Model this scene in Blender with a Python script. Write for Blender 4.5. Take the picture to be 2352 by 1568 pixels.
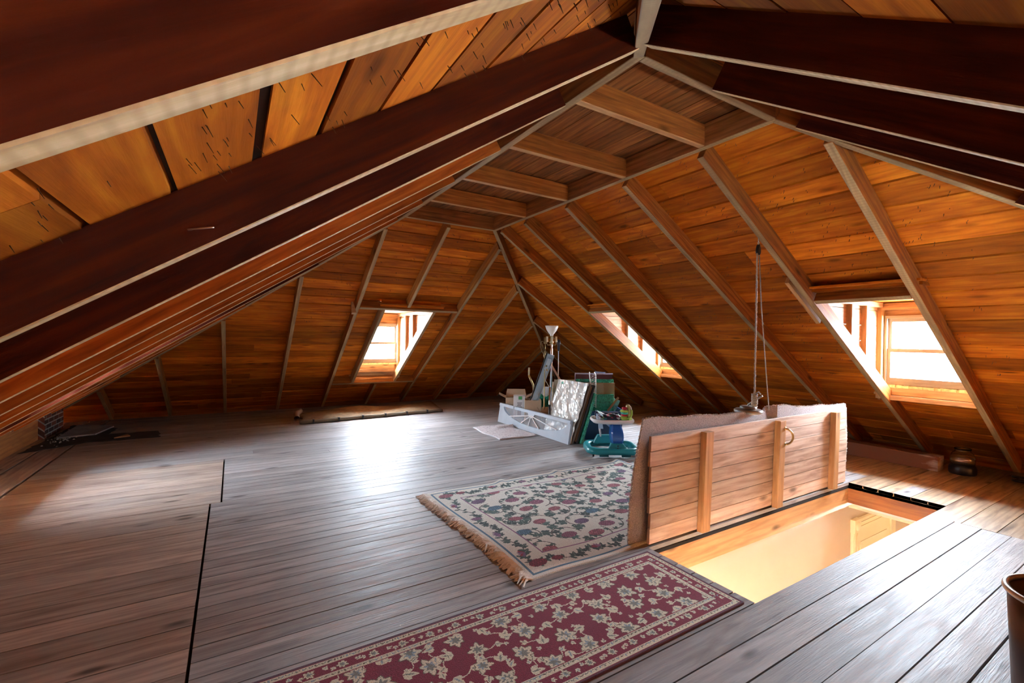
import bpy, bmesh, math, random
import numpy as np
from mathutils import Vector, Matrix
random.seed(7)
S = bpy.context.scene
for o in list(bpy.data.objects): bpy.data.objects.remove(o)
COL = S.collection
PI = math.pi
# ---------------------------------------------------------------- camera
F_PX, YAW, PITCH, ROLL = 1047.7, 0.5493, -0.0087, 0.0141
cam_d = bpy.data.cameras.new('camera'); cam = bpy.data.objects.new('camera', cam_d); COL.objects.link(cam)
fw = Vector((math.sin(YAW)*math.cos(PITCH), math.cos(YAW)*math.cos(PITCH), math.sin(PITCH)))
rt0 = Vector((math.cos(YAW), -math.sin(YAW), 0)); up0 = rt0.cross(fw)
rt = math.cos(ROLL)*rt0+math.sin(ROLL)*up0; up = -math.sin(ROLL)*rt0+math.cos(ROLL)*up0
M = Matrix((rt, up, -fw)).transposed().to_4x4(); M.translation = (0, 0, 1.45)
cam.matrix_world = M
cam_d.sensor_width = 36; cam_d.lens = 36*F_PX/2352; cam_d.clip_start = .03; cam_d.clip_end = 500
S.camera = cam
# ---------------------------------------------------------------- world, exposure
S.view_settings.view_transform = 'Standard'; S.view_settings.look = 'None'
S.view_settings.gamma = 1; S.view_settings.use_curve_mapping = False
S.view_settings.exposure = 3.85
w = bpy.data.worlds.new('sky'); S.world = w; w.use_nodes = True
bg = w.node_tree.nodes['Background']; bg.inputs[0].default_value = (.76, .87, 1, 1); bg.inputs[1].default_value = 20
try:
    S.cycles.max_bounces = 12; S.cycles.diffuse_bounces = 7; S.cycles.glossy_bounces = 4
    S.cycles.transparent_max_bounces = 12; S.cycles.sample_clamp_indirect = 12
except Exception: pass
def portal(name, loc, direction, sx, sy):
    l = bpy.data.lights.new(name, 'AREA'); l.shape = 'RECTANGLE'; l.size = sx; l.size_y = sy
    o = bpy.data.objects.new(name, l); COL.objects.link(o); o.location = loc
    o.rotation_euler = Vector(direction).to_track_quat('-Z', 'Y').to_euler()
    l.cycles.is_portal = True
    return o
portal('daylight_right', (6.5, 1.87, 1.38), (-1, 0, 0), .95, .72)
portal('added_daylight_left', (-1.95, 5.62, 1.25), (1, 0, 0), .95, .72)  # added portal for the unseen left dormer, brightens the left floor
portal('daylight_middle', (6.5, 5.17, 1.38), (-1, 0, 0), .95, .72)
portal('daylight_back', (2.33, 9.0, 1.30), (0, -1, 0), .72, .95)
def lamp(name, loc, e, col, r=.1):
    l = bpy.data.lights.new(name, 'POINT'); l.energy = e; l.color = col; l.shadow_soft_size = r
    o = bpy.data.objects.new(name, l); COL.objects.link(o); o.location = loc; return o
lamp('stair_lamp', (4.6, 1.1, -1.7), .9, (1, .80, .58), .15)
lamp('hall_lamp', (6.6, 1.0, -1.3), 1.5, (1, .86, .62), .15)
# ---------------------------------------------------------------- roof numbers (metres)
ZD, B0, B1, A0, A1 = 2.829, 1.686, 2.883, 1.603, 5.183      # flat deck: height and corners
SL, SF, SR, SN = .6648, .6223, .6081, .6627                 # slopes left, far, right, near
DV = .165                                                    # vertical depth of rafters
def zl(x): return ZD-SL*(B0-x)
def zr(x): return ZD-SR*(x-B1)
def zf(y): return ZD-SF*(y-A1)
def zn(y): return ZD-SN*(A0-y)
# ---------------------------------------------------------------- materials
MATS = {}
def new_mat(name):
    m = bpy.data.materials.new(name); m.use_nodes = True; nt = m.node_tree
    return m, nt, nt.nodes['Principled BSDF'], nt.nodes, nt.links
def flat(name, col, rough=.5, metal=0, bump=0, bscale=40, var=.12, vscale=6, spec=.5, trans=0, alpha=1, coat=0):
    if name in MATS: return MATS[name]
    m, nt, b, N, L = new_mat(name)
    b.inputs['Roughness'].default_value = rough; b.inputs['Metallic'].default_value = metal
    b.inputs['Specular IOR Level'].default_value = spec; b.inputs['Transmission Weight'].default_value = trans
    b.inputs['Alpha'].default_value = alpha; b.inputs['Coat Weight'].default_value = coat
    tc = N.new('ShaderNodeTexCoord'); n = N.new('ShaderNodeTexNoise'); n.inputs['Scale'].default_value = vscale; n.inputs['Detail'].default_value = 5
    L.new(tc.outputs['Object'], n.inputs['Vector'])
    r = N.new('ShaderNodeValToRGB'); e = r.color_ramp.elements
    e[0].position = .3; e[1].position = .7
    e[0].color = tuple(c*(1-var) for c in col)+(1,); e[1].color = tuple(min(1, c*(1+var)) for c in col)+(1,)
    L.new(n.outputs['Fac'], r.inputs[0]); L.new(r.outputs[0], b.inputs['Base Color'])
    if bump:
        n2 = N.new('ShaderNodeTexNoise'); n2.inputs['Scale'].default_value = bscale; L.new(tc.outputs['Object'], n2.inputs['Vector'])
        bp = N.new('ShaderNodeBump'); bp.inputs['Strength'].default_value = bump; bp.inputs['Distance'].default_value = .01
        L.new(n2.outputs['Fac'], bp.inputs['Height']); L.new(bp.outputs[0], b.inputs['Normal'])
    MATS[name] = m; return m
def wood(name, dark, mid, light, rough=.55, grain=14, knots=True, stain=.5, staincol=(.03, .02, .015), bump=.35, tintamt=.45, spec=.4, smudge=None, saw=0):
    """grain runs along U; 'tint' attribute varies from board to board"""
    m, nt, b, N, L = new_mat(name)
    b.inputs['Specular IOR Level'].default_value = spec
    uv = N.new('ShaderNodeUVMap'); uv.uv_map = 'UVMap'
    at = N.new('ShaderNodeAttribute'); at.attribute_name = 'tint'
    def mapping(sx, sy):
        mp = N.new('ShaderNodeMapping'); mp.inputs['Scale'].default_value = (sx, sy, 1); L.new(uv.outputs[0], mp.inputs[0]); return mp
    def noise(mp, sc, det=6, dist=0, rg=.55):
        n = N.new('ShaderNodeTexNoise'); n.inputs['Scale'].default_value = sc; n.inputs['Detail'].default_value = det
        n.inputs['Distortion'].default_value = dist; n.inputs['Roughness'].default_value = rg; L.new(mp.outputs[0], n.inputs['Vector']); return n
    def mix(a, bb, fac, mode='MIX'):
        x = N.new('ShaderNodeMix'); x.data_type = 'RGBA'; x.blend_type = mode
        for s, v in ((6, a), (7, bb), (0, fac)):
            if hasattr(v, 'links') or hasattr(v, 'is_linked'): L.new(v, x.inputs[s])
            else: x.inputs[s].default_value = v if s == 0 else tuple(v)+(1,)
        return x.outputs[2]
    def ramp(src, p0, p1, c0=(0, 0, 0), c1=(1, 1, 1)):
        r = N.new('ShaderNodeValToRGB'); e = r.color_ramp.elements; e[0].position = p0; e[1].position = p1
        e[0].color = tuple(c0)+(1,); e[1].color = tuple(c1)+(1,); L.new(src, r.inputs[0]); return r
    g = noise(mapping(1.1, grain), 2.2, 7, .6)
    rr = N.new('ShaderNodeValToRGB'); e = rr.color_ramp.elements
    e[0].position = .32; e[0].color = tuple(dark)+(1,); e[1].position = .72; e[1].color = tuple(light)+(1,)
    q = e.new(.5); q.color = tuple(mid)+(1,); L.new(g.outputs['Fac'], rr.inputs[0])
    col = rr.outputs[0]
    # growth-ring cathedral figure
    wv = N.new('ShaderNodeTexWave'); wv.wave_type = 'RINGS'; wv.inputs['Scale'].default_value = 1.3; wv.inputs['Distortion'].default_value = 5
    wv.inputs['Detail'].default_value = 2; wv.inputs['Detail Scale'].default_value = .7; mpw = mapping(.35, 4.5); L.new(mpw.outputs[0], wv.inputs['Vector'])
    col = mix(col, dark, ramp(wv.outputs['Fac'], .62, 1.0, (0, 0, 0), (.38, .38, .38)).outputs[0])
    # board tint
    tr = ramp(at.outputs['Fac'], 0, 1, (1-tintamt,)*3, (1+0*tintamt,)*3)
    col = mix(col, tr.outputs[0], 1.0, 'MULTIPLY')
    # blotches
    bl = noise(mapping(.9, 2.6), 1.7, 5, .3)
    col = mix(col, staincol, ramp(bl.outputs['Fac'], .56, .80, (0, 0, 0), (stain,)*3).outputs[0])
    if smudge:
        s2 = noise(mapping(1.3, 1.3), 1.0, 4)
        col = mix(col, smudge, ramp(s2.outputs['Fac'], .45, .7, (0, 0, 0), (.6,)*3).outputs[0])
    if knots:
        vo = N.new('ShaderNodeTexVoronoi'); vo.feature = 'F1'; vo.inputs['Scale'].default_value = 1.0; mpk = mapping(1.9, 5.5); L.new(mpk.outputs[0], vo.inputs['Vector'])
        col = mix(col, tuple(c*.25 for c in dark), ramp(vo.outputs['Distance'], .06, .17, (.85,)*3, (0, 0, 0)).outputs[0])
    if saw:
        ws = N.new('ShaderNodeTexWave'); ws.inputs['Scale'].default_value = 12; ws.inputs['Distortion'].default_value = 2; mps = mapping(1, .6); L.new(mps.outputs[0], ws.inputs['Vector'])
        col = mix(col, dark, ramp(ws.outputs['Fac'], .4, 1, (0, 0, 0), (saw,)*3).outputs[0])
    L.new(col, b.inputs['Base Color'])
    rn = ramp(g.outputs['Fac'], .3, .7, (rough-.08,)*3, (rough+.1,)*3); L.new(rn.outputs[0], b.inputs['Roughness'])
    fine = noise(mapping(5, 90), 1.5, 4)
    bp = N.new('ShaderNodeBump'); bp.inputs['Strength'].default_value = bump; bp.inputs['Distance'].default_value = .004
    L.new(fine.outputs['Fac'], bp.inputs['Height']); L.new(bp.outputs[0], b.inputs['Normal'])
    MATS[name] = m; return m
W_SHEATH = wood('sheathing pine', (.42, .095, .006), (.64, .165, .010), (.84, .28, .018), rough=.72, spec=.12, grain=6, stain=.6, staincol=(.05, .02, .01), tintamt=.58)
W_SHADED = wood('shaded rafter pine', (.035, .004, .001), (.075, .009, .0012), (.13, .02, .002), rough=.62, spec=.12, grain=12, stain=.3, staincol=(.05, .01, .004), tintamt=.3)  # rafter pine again, darkened: shade of the near rafters put into its colour
W_RAFT = wood('rafter pine', (.20, .055, .010), (.34, .11, .020), (.50, .18, .03), rough=.65, spec=.12, grain=18, stain=.4, staincol=(.07, .02, .008), tintamt=.3)
W_LITR = wood('lit rafter pine', (.24, .05, .006), (.42, .105, .010), (.55, .17, .022), rough=.6, spec=.15, grain=12, stain=.35, staincol=(.10, .02, .005), tintamt=.25)  # same pine in its lit tone, for left rafters farther back
W_PALE = wood('pale sawn rafter edge', (.34, .20, .08), (.62, .43, .20), (.78, .60, .34), rough=.7, grain=8, stain=.2, staincol=(.3, .15, .06), tintamt=.15, saw=.35, knots=False)
W_EDGE = wood('rough sawn rafter edge', (.24, .14, .06), (.40, .25, .11), (.54, .37, .18), rough=.7, grain=8, stain=.35, staincol=(.16, .09, .05), tintamt=.3, saw=.35, knots=False)
W_DECK = wood('old beam pine', (.14, .040, .010), (.28, .095, .022), (.40, .16, .045), spec=.15, rough=.7, stain=.7, staincol=(.04, .02, .01), tintamt=.35)
W_FLOOR = wood('worn floor pine', (.32, .25, .21), (.52, .42, .35), (.66, .56, .48), rough=.75, grain=10, stain=.5, staincol=(.12, .10, .09), tintamt=.32, spec=.2, smudge=(.33, .31, .30), bump=.5)
W_FLOORG = wood('grey worn floor pine', (.27, .25, .25), (.46, .44, .43), (.62, .60, .59), rough=.54, grain=10, stain=.45, staincol=(.17, .16, .16), tintamt=.32, spec=.33, smudge=(.40, .42, .45), bump=.5)
W_FLOORR = wood('pine floor right side', (.20, .12, .07), (.50, .34, .20), (.64, .47, .30), rough=.45, grain=9, stain=.5, staincol=(.14, .08, .05), tintamt=.3, spec=.5)
W_LID = wood('trapdoor pine', (.42, .27, .19), (.66, .48, .37), (.78, .64, .53), rough=.5, grain=10, stain=.5, staincol=(.25, .15, .11), tintamt=.35, spec=.45)
W_BATTEN = wood('batten pine', (.36, .17, .06), (.50, .26, .10), (.60, .34, .15), rough=.5, grain=10, stain=.2, tintamt=.15)
W_JOIST = wood('stair header pine', (.50, .24, .09), (.64, .34, .14), (.74, .44, .2), rough=.5, grain=9, stain=.1, tintamt=.1)
W_TRIM = wood('window frame pine', (.26, .12, .045), (.42, .22, .09), (.56, .34, .15), rough=.5, grain=9, stain=.25, staincol=(.35, .18, .08), tintamt=.1)
M_DARK = flat('dark void', (.012, .008, .006), .95)
M_ROOF = flat('roof skin', (.05, .025, .015), .95)
M_PLAST = flat('cream plaster', (.62, .48, .35), .8, var=.05, vscale=2)
M_CEIL2 = flat('lower ceiling', (.7, .6, .42), .9)
M_VINYL = flat('cream vinyl', (.26, .21, .155), .4, var=.04)
M_NAIL = flat('rusty nail', (.10, .06, .04), .5, .7)
# ---------------------------------------------------------------- mesh helpers
class MB:
    def __init__(s): s.v = []; s.f = []; s.uv = []; s.t = []; s.m = []
    def face(s, pts, uvs=None, tint=.5, mi=0):
        i = len(s.v); s.v += [tuple(p) for p in pts]; s.f.append(tuple(range(i, i+len(pts))))
        s.uv += uvs if uvs else [(0, 0)]*len(pts); s.t.append(tint); s.m.append(mi)
    def prism(s, bot, top, tint=None, udir=None, off=None, mis=None):
        """bot/top: matching loops; udir: grain direction"""
        n = len(bot); tint = random.random() if tint is None else tint
        off = off or (random.uniform(0, 50), random.uniform(0, 50))
        bot = [Vector(p) for p in bot]; top = [Vector(p) for p in top]
        if udir is None: udir = (bot[1]-bot[0])
        udir = Vector(udir).normalized()
        def add(pts, mi):
            nr = Vector((0, 0, 0))
            for i in range(1, len(pts)-1): nr += (pts[i]-pts[0]).cross(pts[i+1]-pts[0])
            vd = nr.cross(udir)
            if vd.length < 1e-9: vd = udir.orthogonal()
            vd.normalize()
            s.face(pts, [(p.dot(udir)+off[0], p.dot(vd)+off[1]) for p in pts], tint, mi)
        mis = mis or [0]*(n+2)
        add(bot[::-1], mis[0]); add(top, mis[1])
        for i in range(n):
            j = (i+1) % n; add([bot[i], bot[j], top[j], top[i]], mis[2+i])
    def box(s, x0, x1, y0, y1, z0, z1, udir=None, tint=None):
        b = [(x0, y0, z0), (x1, y0, z0), (x1, y1, z0), (x0, y1, z0)]; t = [(p[0], p[1], z1) for p in b]
        if udir is None:
            d = (x1-x0, y1-y0, z1-z0); k = max(range(3), key=lambda i: d[i]); udir = [1 if i == k else 0 for i in range(3)]
        s.prism(b, t, tint, udir)
    def beam(s, p0, p1, wd, dp, upv=(0, 0, 1), tint=None, bottom_mi=0, side=None):
        p0 = Vector(p0); p1 = Vector(p1); d = (p1-p0).normalized(); upv = Vector(upv)
        sd = (Vector(side) if side else d.cross(upv)).normalized(); u = sd.cross(d).normalized()
        if u.dot(upv) < 0: u = -u
        h = sd*wd/2
        a = [p0-h, p0+h, p1+h, p1-h]; t = [q+u*dp for q in a]
        s.prism(a, t, tint, d, mis=[bottom_mi]+[0]*5)
    def build(s, name, mats, parent=None, smooth=False, bevel=0, sub=0):
        me = bpy.data.meshes.new(name); me.from_pydata(s.v, [], s.f)
        if not isinstance(mats, (list, tuple)): mats = [mats]
        for m in mats: me.materials.append(m)
        ul = me.uv_layers.new(name='UVMap'); ul.data.foreach_set('uv', [c for p in s.uv for c in p])
        at = me.attributes.new('tint', 'FLOAT', 'FACE'); at.data.foreach_set('value', s.t)
        me.polygons.foreach_set('material_index', s.m)
        bm = bmesh.new(); bm.from_mesh(me); bmesh.ops.remove_doubles(bm, verts=bm.verts, dist=1e-5)
        bmesh.ops.recalc_face_normals(bm, faces=bm.faces); bm.to_mesh(me); bm.free()
        if smooth: me.polygons.foreach_set('use_smooth', [True]*len(me.polygons))
        o = bpy.data.objects.new(name, me); COL.objects.link(o)
        if parent: o.parent = parent
        if bevel:
            bv = o.modifiers.new('bevel', 'BEVEL'); bv.width = bevel; bv.segments = 2; bv.limit_method = 'ANGLE'
        return o
def tag(o, label=None, cat=None, group=None, kind=None):
    if label: o['label'] = label
    if cat: o['category'] = cat
    if group: o['group'] = group
    if kind: o['kind'] = kind
    return o
def empty(name, loc, rz=0, label=None, cat=None, group=None, kind=None):
    o = bpy.data.objects.new(name, None); o.empty_display_size = .1; COL.objects.link(o); o.location = loc; o.rotation_euler = (0, 0, rz)
    return tag(o, label, cat, group, kind)
def tube_mb(mb, pts, r, seg=10, cap=True, tint=.5):
    """round tube along pts; r number or list"""
    pts = [Vector(p) for p in pts]; rs = r if isinstance(r, (list, tuple)) else [r]*len(pts)
    rings = []; n0 = None
    for i, p in enumerate(pts):
        d = (pts[min(i+1, len(pts)-1)]-pts[max(i-1, 0)]).normalized()
        a = d.orthogonal() if n0 is None else (n0-d*n0.dot(d))
        a.normalize(); n0 = a; b = d.cross(a)
        rings.append([p+(a*math.cos(t*2*PI/seg)+b*math.sin(t*2*PI/seg))*rs[i] for t in range(seg)])
    for i in range(len(rings)-1):
        for t in range(seg):
            u = (t+1) % seg; mb.face([rings[i][t], rings[i][u], rings[i+1][u], rings[i+1][t]], None, tint)
    if cap: mb.face(rings[0][::-1], None, tint); mb.face(rings[-1], None, tint)
def tube(name, pts, r, mat, parent=None, seg=10, cap=True):
    mb = MB(); tube_mb(mb, pts, r, seg, cap); return mb.build(name, mat, parent, smooth=True)
def lathe(name, prof, mat, parent=None, loc=(0, 0, 0), seg=28, axis=None, rx=1, ry=1):
    mb = MB()
    pts = [[Vector((rad*rx*math.cos(t*2*PI/seg), rad*ry*math.sin(t*2*PI/seg), z))+Vector(loc) for t in range(seg)] for rad, z in prof]
    for i in range(len(prof)-1):
        for t in range(seg):
            u = (t+1) % seg; q = [pts[i][t], pts[i][u], pts[i+1][u], pts[i+1][t]]
            mb.face(q)
    return mb.build(name, mat, parent, smooth=True)
def poly_ext(name, outline, mat, thick, fn, parent=None, bevel=0):
    """2D outline (a,b) mapped by fn(a,b,depth) and extruded"""
    mb = MB(); mb.prism([fn(a, b, 0) for a, b in outline], [fn(a, b, thick) for a, b in outline], .5)
    return mb.build(name, mat, parent, bevel=bevel)
def smooth_auto(o):
    for p in o.data.polygons: p.use_smooth = True
# ---------------------------------------------------------------- floor
HX0, HX1, HY0, HY1 = 2.48, 5.45, 1.43, 2.19     # stair opening
def board_run(mb, axis, lo, hi, c0, c1, th=.03, gap=.004, z=0, tilt=.0015):
    """board along axis between lo..hi, width c0..c1 across"""
    dz = random.uniform(-tilt, 0)
    if axis == 'x': b = [(lo, c0+gap/2, z+dz), (hi, c0+gap/2, z+dz), (hi, c1-gap/2, z+dz), (lo, c1-gap/2, z+dz)]; ud = (1, 0, 0)
    else: b = [(c0+gap/2, lo, z+dz), (c1-gap/2, lo, z+dz), (c1-gap/2, hi, z+dz), (c0+gap/2, hi, z+dz)]; ud = (0, 1, 0)
    mb.prism([(p[0], p[1], p[2]-th) for p in b], b, None, ud)
fl = MB(); flr = MB(); flg = MB()
def xrow(mb, y0, y1, x0, x1, joints=(), gap=.004):
    segs = [(x0, x1)]
    if y1 > HY0+.001 and y0 < HY1-.001:
        segs = [(a, b) for a, b in ((x0, min(x1, HX0)), (max(x0, HX1), x1)) if b-a > .02]
    for a, b in segs:
        cuts = [a]+[j for j in sorted(joints) if a+.15 < j < b-.15]+[b]
        for c, d in zip(cuts, cuts[1:]): board_run(mb, 'x', c+.001, d-.001, y0, y1, gap=gap)
# left field
y = -2.6
while y < 10.1:
    wd = .185*random.uniform(.93, 1.07); y1 = y+wd
    xe = -.16 if y < 4.62 else -.08
    if y < 6.2: y1 = 4.63 if y < 4.63 < y1+.06 else min(y1, 6.2); xe = -.16 if y < 4.62 else -.08
    if y < 6.2: xrow(fl, y, y1, -1.70, xe, gap=random.choice((.004, .005, .009)))
    y = y1
yl = y = y0f = -2.6
ys = [-2.6]
for v in np.arange(-2.6, 1.43, .145): pass
# middle field rows snap to the opening edges
rows = list(np.linspace(-2.6, HY0, 26))[:-1]+list(np.linspace(HY0, HY1, 7))[:-1]+list(np.linspace(HY1, 4.63, 22))[:-1]+list(np.linspace(4.63, 6.2, 15))
for a, b in zip(rows, rows[1:]):
    xs = -.16 if a < 4.62 else -.08
    xe = 5.03 if a < 1.42 else (4.2 if a < HY1-.01 else 6.1)
    j = [random.uniform(.8, 4.6)] if random.random() < .3 else []
    if a > 6.19: continue
    xrow(flg, a, b, xs+.012, xe if a < 1.42 else 5.9, j, gap=random.choice((.004, .005, .006, .010)))
rows = list(np.linspace(6.2, 10.1, 27))
for a, b in zip(rows, rows[1:]):
    xrow(fl if a > 8 else flg, a, b, -1.70, 5.9, [random.uniform(-.5, 1.5), random.uniform(2, 4.5)], gap=.004)
for a, b in ((-1.99, -1.71), (-2.25, -1.99), (-2.5, -2.25), (-2.8, -2.5)): board_run(fl, 'y', -2.6, 10.1, a, b, gap=.03 if b == -1.71 else .008)
rows = list(np.linspace(-2.6, HY0, 21))[:-1]+list(np.linspace(HY0, HY1, 4))[:-1]+list(np.linspace(HY1, 10.1, 38))
for a, b in zip(rows, rows[1:]):
    xs = 5.03 if a < 1.42 else 5.9
    if HY0-.01 <= a < HY1-.01: xs = HX1
    xrow(flr, a, b, xs, 8.1, [], gap=.005)
for a, b in ((HY0, HY0+.25), (HY0+.25, HY0+.5), (HY0+.5, HY1)): pass
fo = fl.build('floor', W_FLOOR); tag(fo, kind='structure')
flg.build('floor_middle', W_FLOORG, fo); fr = flr.build('floor_right', W_FLOORR, fo)
sb = MB()
for x0, x1, y0, y1 in ((-2.8, HX0, -2.6, 10.2), (HX1, 8.2, -2.6, 10.2), (HX0, HX1, -2.6, HY0), (HX0, HX1, HY1, 10.2)):
    sb.box(x0, x1, y0, y1, -.06, -.034)
sb.build('subfloor', M_DARK, fo)
# ---------------------------------------------------------------- roof slopes
HOLES = {'R': [(1.405, 2.27, 4.58, 6.40), (4.79, 5.44, 4.58, 6.40)], 'F': [(1.905, 2.80, 6.78, 8.90)], 'N': [], 'L': [(5.27, 5.96, -1.80, -.25)]}  # the left hole serves the added dormer
def slope_pt(k, s, t, n=0):
    """s: along the eave, t: horizontal distance from deck edge, n: vertical offset"""
    if k == 'L': x = B0-t; return Vector((x, s, zl(x)+n))
    if k == 'R': x = B1+t; return Vector((x, s, zr(x)+n))
    if k == 'F': yy = A1+t; return Vector((s, yy, zf(yy)+n))
    yy = A0-t; return Vector((s, yy, zn(yy)+n))
def ext(k, t):
    """hip to hip extent at distance t"""
    z = {'L': SL, 'R': SR, 'F': SF, 'N': SN}[k]*t
    if k in 'LR': return A0-z/SN, A1+z/SF
    return B0-z/SL, B1+z/SR
def t_of(k, c): return {'L': B0-c, 'R': c-B1, 'F': c-A1, 'N': A0-c}[k]
def build_slope(k, name, bw):
    sl = {'L': SL, 'R': SR, 'F': SF, 'N': SN}[k]; cs = 1/math.sqrt(1+sl*sl)
    tmax = (ZD+.14)/sl; mb = MB(); sk = MB(); t = -.06
    while t < tmax:
        w_ = bw*random.uniform(.88, 1.12)*cs; t1 = min(t+w_, tmax+.1); tm = (t+t1)/2
        a, b = ext(k, max(tm, 0)+DV/sl*.0+.32); segs = [(a, b)]
        for (h0, h1, c0, c1) in HOLES[k]:
            ta, tb = sorted((t_of(k, c0), t_of(k, c1)))
            if ta < tm < tb:
                ns = []
                for p, q in segs:
                    if h0 > p: ns.append((p, min(q, h0)))
                    if h1 < q: ns.append((max(p, h1), q))
                segs = ns
        g = random.choice((.006, .009, .011, .022) if k in 'LN' else (.011, .014, .017, .021)); dn = random.uniform(-.002, .002)
        for p, q in segs:
            cuts = [p]; c = p+random.uniform(1.5, 4)
            while c < q-1: cuts.append(c); c += random.uniform(2, 4.5)
            cuts.append(q)
            for c, d in zip(cuts, cuts[1:]):
                bq = [slope_pt(k, c+.001, t+g/2, DV+dn), slope_pt(k, d-.001, t+g/2, DV+dn), slope_pt(k, d-.001, t1-g/2, DV+dn), slope_pt(k, c+.001, t1-g/2, DV+dn)]
                mb.prism(bq, [v+Vector((0, 0, .024)) for v in bq], None, bq[1]-bq[0])
            bq = [slope_pt(k, p, t, DV+.027), slope_pt(k, q, t, DV+.027), slope_pt(k, q, t1, DV+.027), slope_pt(k, p, t1, DV+.027)]
            sk.prism(bq, [v+Vector((0, 0, .02)) for v in bq], .5)
        t = t1
    o = mb.build(name, W_SHEATH); tag(o, kind='structure'); sk.build('roof_skin', M_ROOF, o)
    # protruding nails
    nl = MB()
    def nail(mb2, P, nrm, along, L):
        tip = P-nrm*L+along*random.uniform(-.006, .006)
        tube_mb(mb2, [P, P-nrm*L*.7, tip], [.0016, .0014, .0004], 4, False)
    return o
wl = build_slope('L', 'wall_left', .205); wr = build_slope('R', 'wall_right', .205)
wf = build_slope('F', 'wall_back', .185); wn = build_slope('N', 'wall_front', .215)
def nails(parent, k, n, smin, smax, tmin, tmax, L=.03, r=.0022, stuff=True):
    mb = MB(); done = 0
    sp = .79; base = {'L': .57, 'R': .63, 'F': -.105, 'N': 1.4}[k]
    while done < n:
        s = random.uniform(smin, smax); t = random.uniform(tmin, tmax)
        a, b = ext(k, t)
        if not (a < s < b): continue
        if any(h0 < s < h1 and min(t_of(k, c0), t_of(k, c1)) < t < max(t_of(k, c0), t_of(k, c1)) for h0, h1, c0, c1 in HOLES[k]): continue
        for j in range(random.choice((1, 2, 2, 3))):
            P = slope_pt(k, s+random.uniform(-.03, .03), t+random.uniform(-.03, .03), DV+.004)
            nr = (slope_pt(k, 0, 1)-slope_pt(k, 0, 0)).cross(slope_pt(k, 1, 0)-slope_pt(k, 0, 0)).normalized()
            if nr.z < 0: nr = -nr
            l = L*random.uniform(.4, 1.2); dx = Vector((random.uniform(-.2, .2), random.uniform(-.2, .2), 0))*l
            tube_mb(mb, [P, P-nr*l+dx], [r, r*.5], 4, False)
            done += 1
    o = mb.build('roofing_nails', M_NAIL, parent); o['kind'] = 'stuff'; return o
nails(wl, 'L', 190, .6, 1.38, .25, 2.2, .024, .0014)
nails(wn, 'N', 70, 1.5, 4.2, 0, 1.6, .026, .0015)
nails(wr, 'R', 1100, 1.0, 5.4, .1, 3.2, .024, .0022)
nails(wf, 'F', 400, .7, 4.2, .1, 2.4, .024, .0026)
# flat deck boards run along y
dk = MB(); x = B0-.08
while x < B1+.08:
    x1 = x+.15*random.uniform(.85, 1.15)
    for c, d in ((A0-.1, random.uniform(3, 4)), (None, A1+.1)):
        if c is None: c = last
        last = d; dk.prism([(x+.003, c, ZD+.17), (x1-.003, c, ZD+.17), (x1-.003, d-.002, ZD+.17), (x+.003, d-.002, ZD+.17)],
                           [(x+.003, c, ZD+.2), (x1-.003, c, ZD+.2), (x1-.003, d-.002, ZD+.2), (x+.003, d-.002, ZD+.2)], None, (0, 1, 0))
    x = x1
dko = dk.build('ceiling', W_DECK); tag(dko, kind='structure')
sk = MB(); sk.box(B0-.3, B1+.3, A0-.3, A1+.3, ZD+.205, ZD+.23); sk.build('roof_skin', M_ROOF, dko)
# closing skirts at the eaves (outside the rafters, close the attic)
for nm, bx in (('baseboard_back', (-2.9, 8.2, 9.86, 9.90, -.03, .125)), ('baseboard_right', (7.62, 7.66, -2.7, 10, -.03, .10)), ('baseboard_front', (-2.9, 8.2, -2.74, -2.70, -.03, .12))):
    b = MB(); b.box(*bx); tag(b.build(nm, W_RAFT), kind='structure')
kb = MB(); kb.prism([(-2.23, -2.7, 0), (-2.20, -2.7, 0), (-2.20, 8.44, 0), (-2.23, 8.44, 0)], [(-2.23, -2.7, zl(-2.23)+.02), (-2.20, -2.7, zl(-2.2)+.02), (-2.20, 8.44, zl(-2.2)+.02), (-2.23, 8.44, zl(-2.23)+.02)], .8, (0, 1, 0))
tag(kb.build('baseboard_left', wood('knee board pine', (.42, .16, .05), (.60, .27, .09), (.72, .38, .16), rough=.5, grain=9, stain=.35, staincol=(.3, .12, .05), tintamt=.1)), kind='structure')
# ---------------------------------------------------------------- rafters, hips, joists: each a thing of its own
def rafter(name, p0, p1, label, cat, group, wd=.048, dp=.142, mats=None, side=None, seed=None, upv=(0, 0, 1)):
    mb = MB(); n = 7
    P0 = Vector(p0); P1 = Vector(p1); rnd = random.Random(seed if seed is not None else label)
    mb.beam(P0, P1, wd, dp, upv, rnd.random(), 1, side)
    o = mb.build(name, mats or [W_RAFT, W_EDGE]); tag(o, label, cat, group)
    bv = o.modifiers.new('bevel', 'BEVEL'); bv.width = .003; bv.segments = 1
    return o
ORD = ['first', 'second', 'third', 'fourth', 'fifth', 'sixth', 'seventh', 'eighth', 'ninth', 'tenth', 'eleventh', 'twelfth', 'thirteenth', 'fourteenth']
def hip_t_L(yv):      # t on left slope where the rafter at y starts
    if yv < A0: return (A0-yv)*SN/SL
    if yv > A1: return (yv-A1)*SF/SL
    return .02
def hip_t_R(yv):
    if yv < A0: return (A0-yv)*SN/SR
    if yv > A1: return (yv-A1)*SF/SR
    return .02
left_y = [-1.0, -.22, .565, 1.40, 2.13, 2.88, 3.67, 4.45, 5.22, 6.0, 6.8, 7.6, 8.4]
left_vis = left_y[2:]
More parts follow.
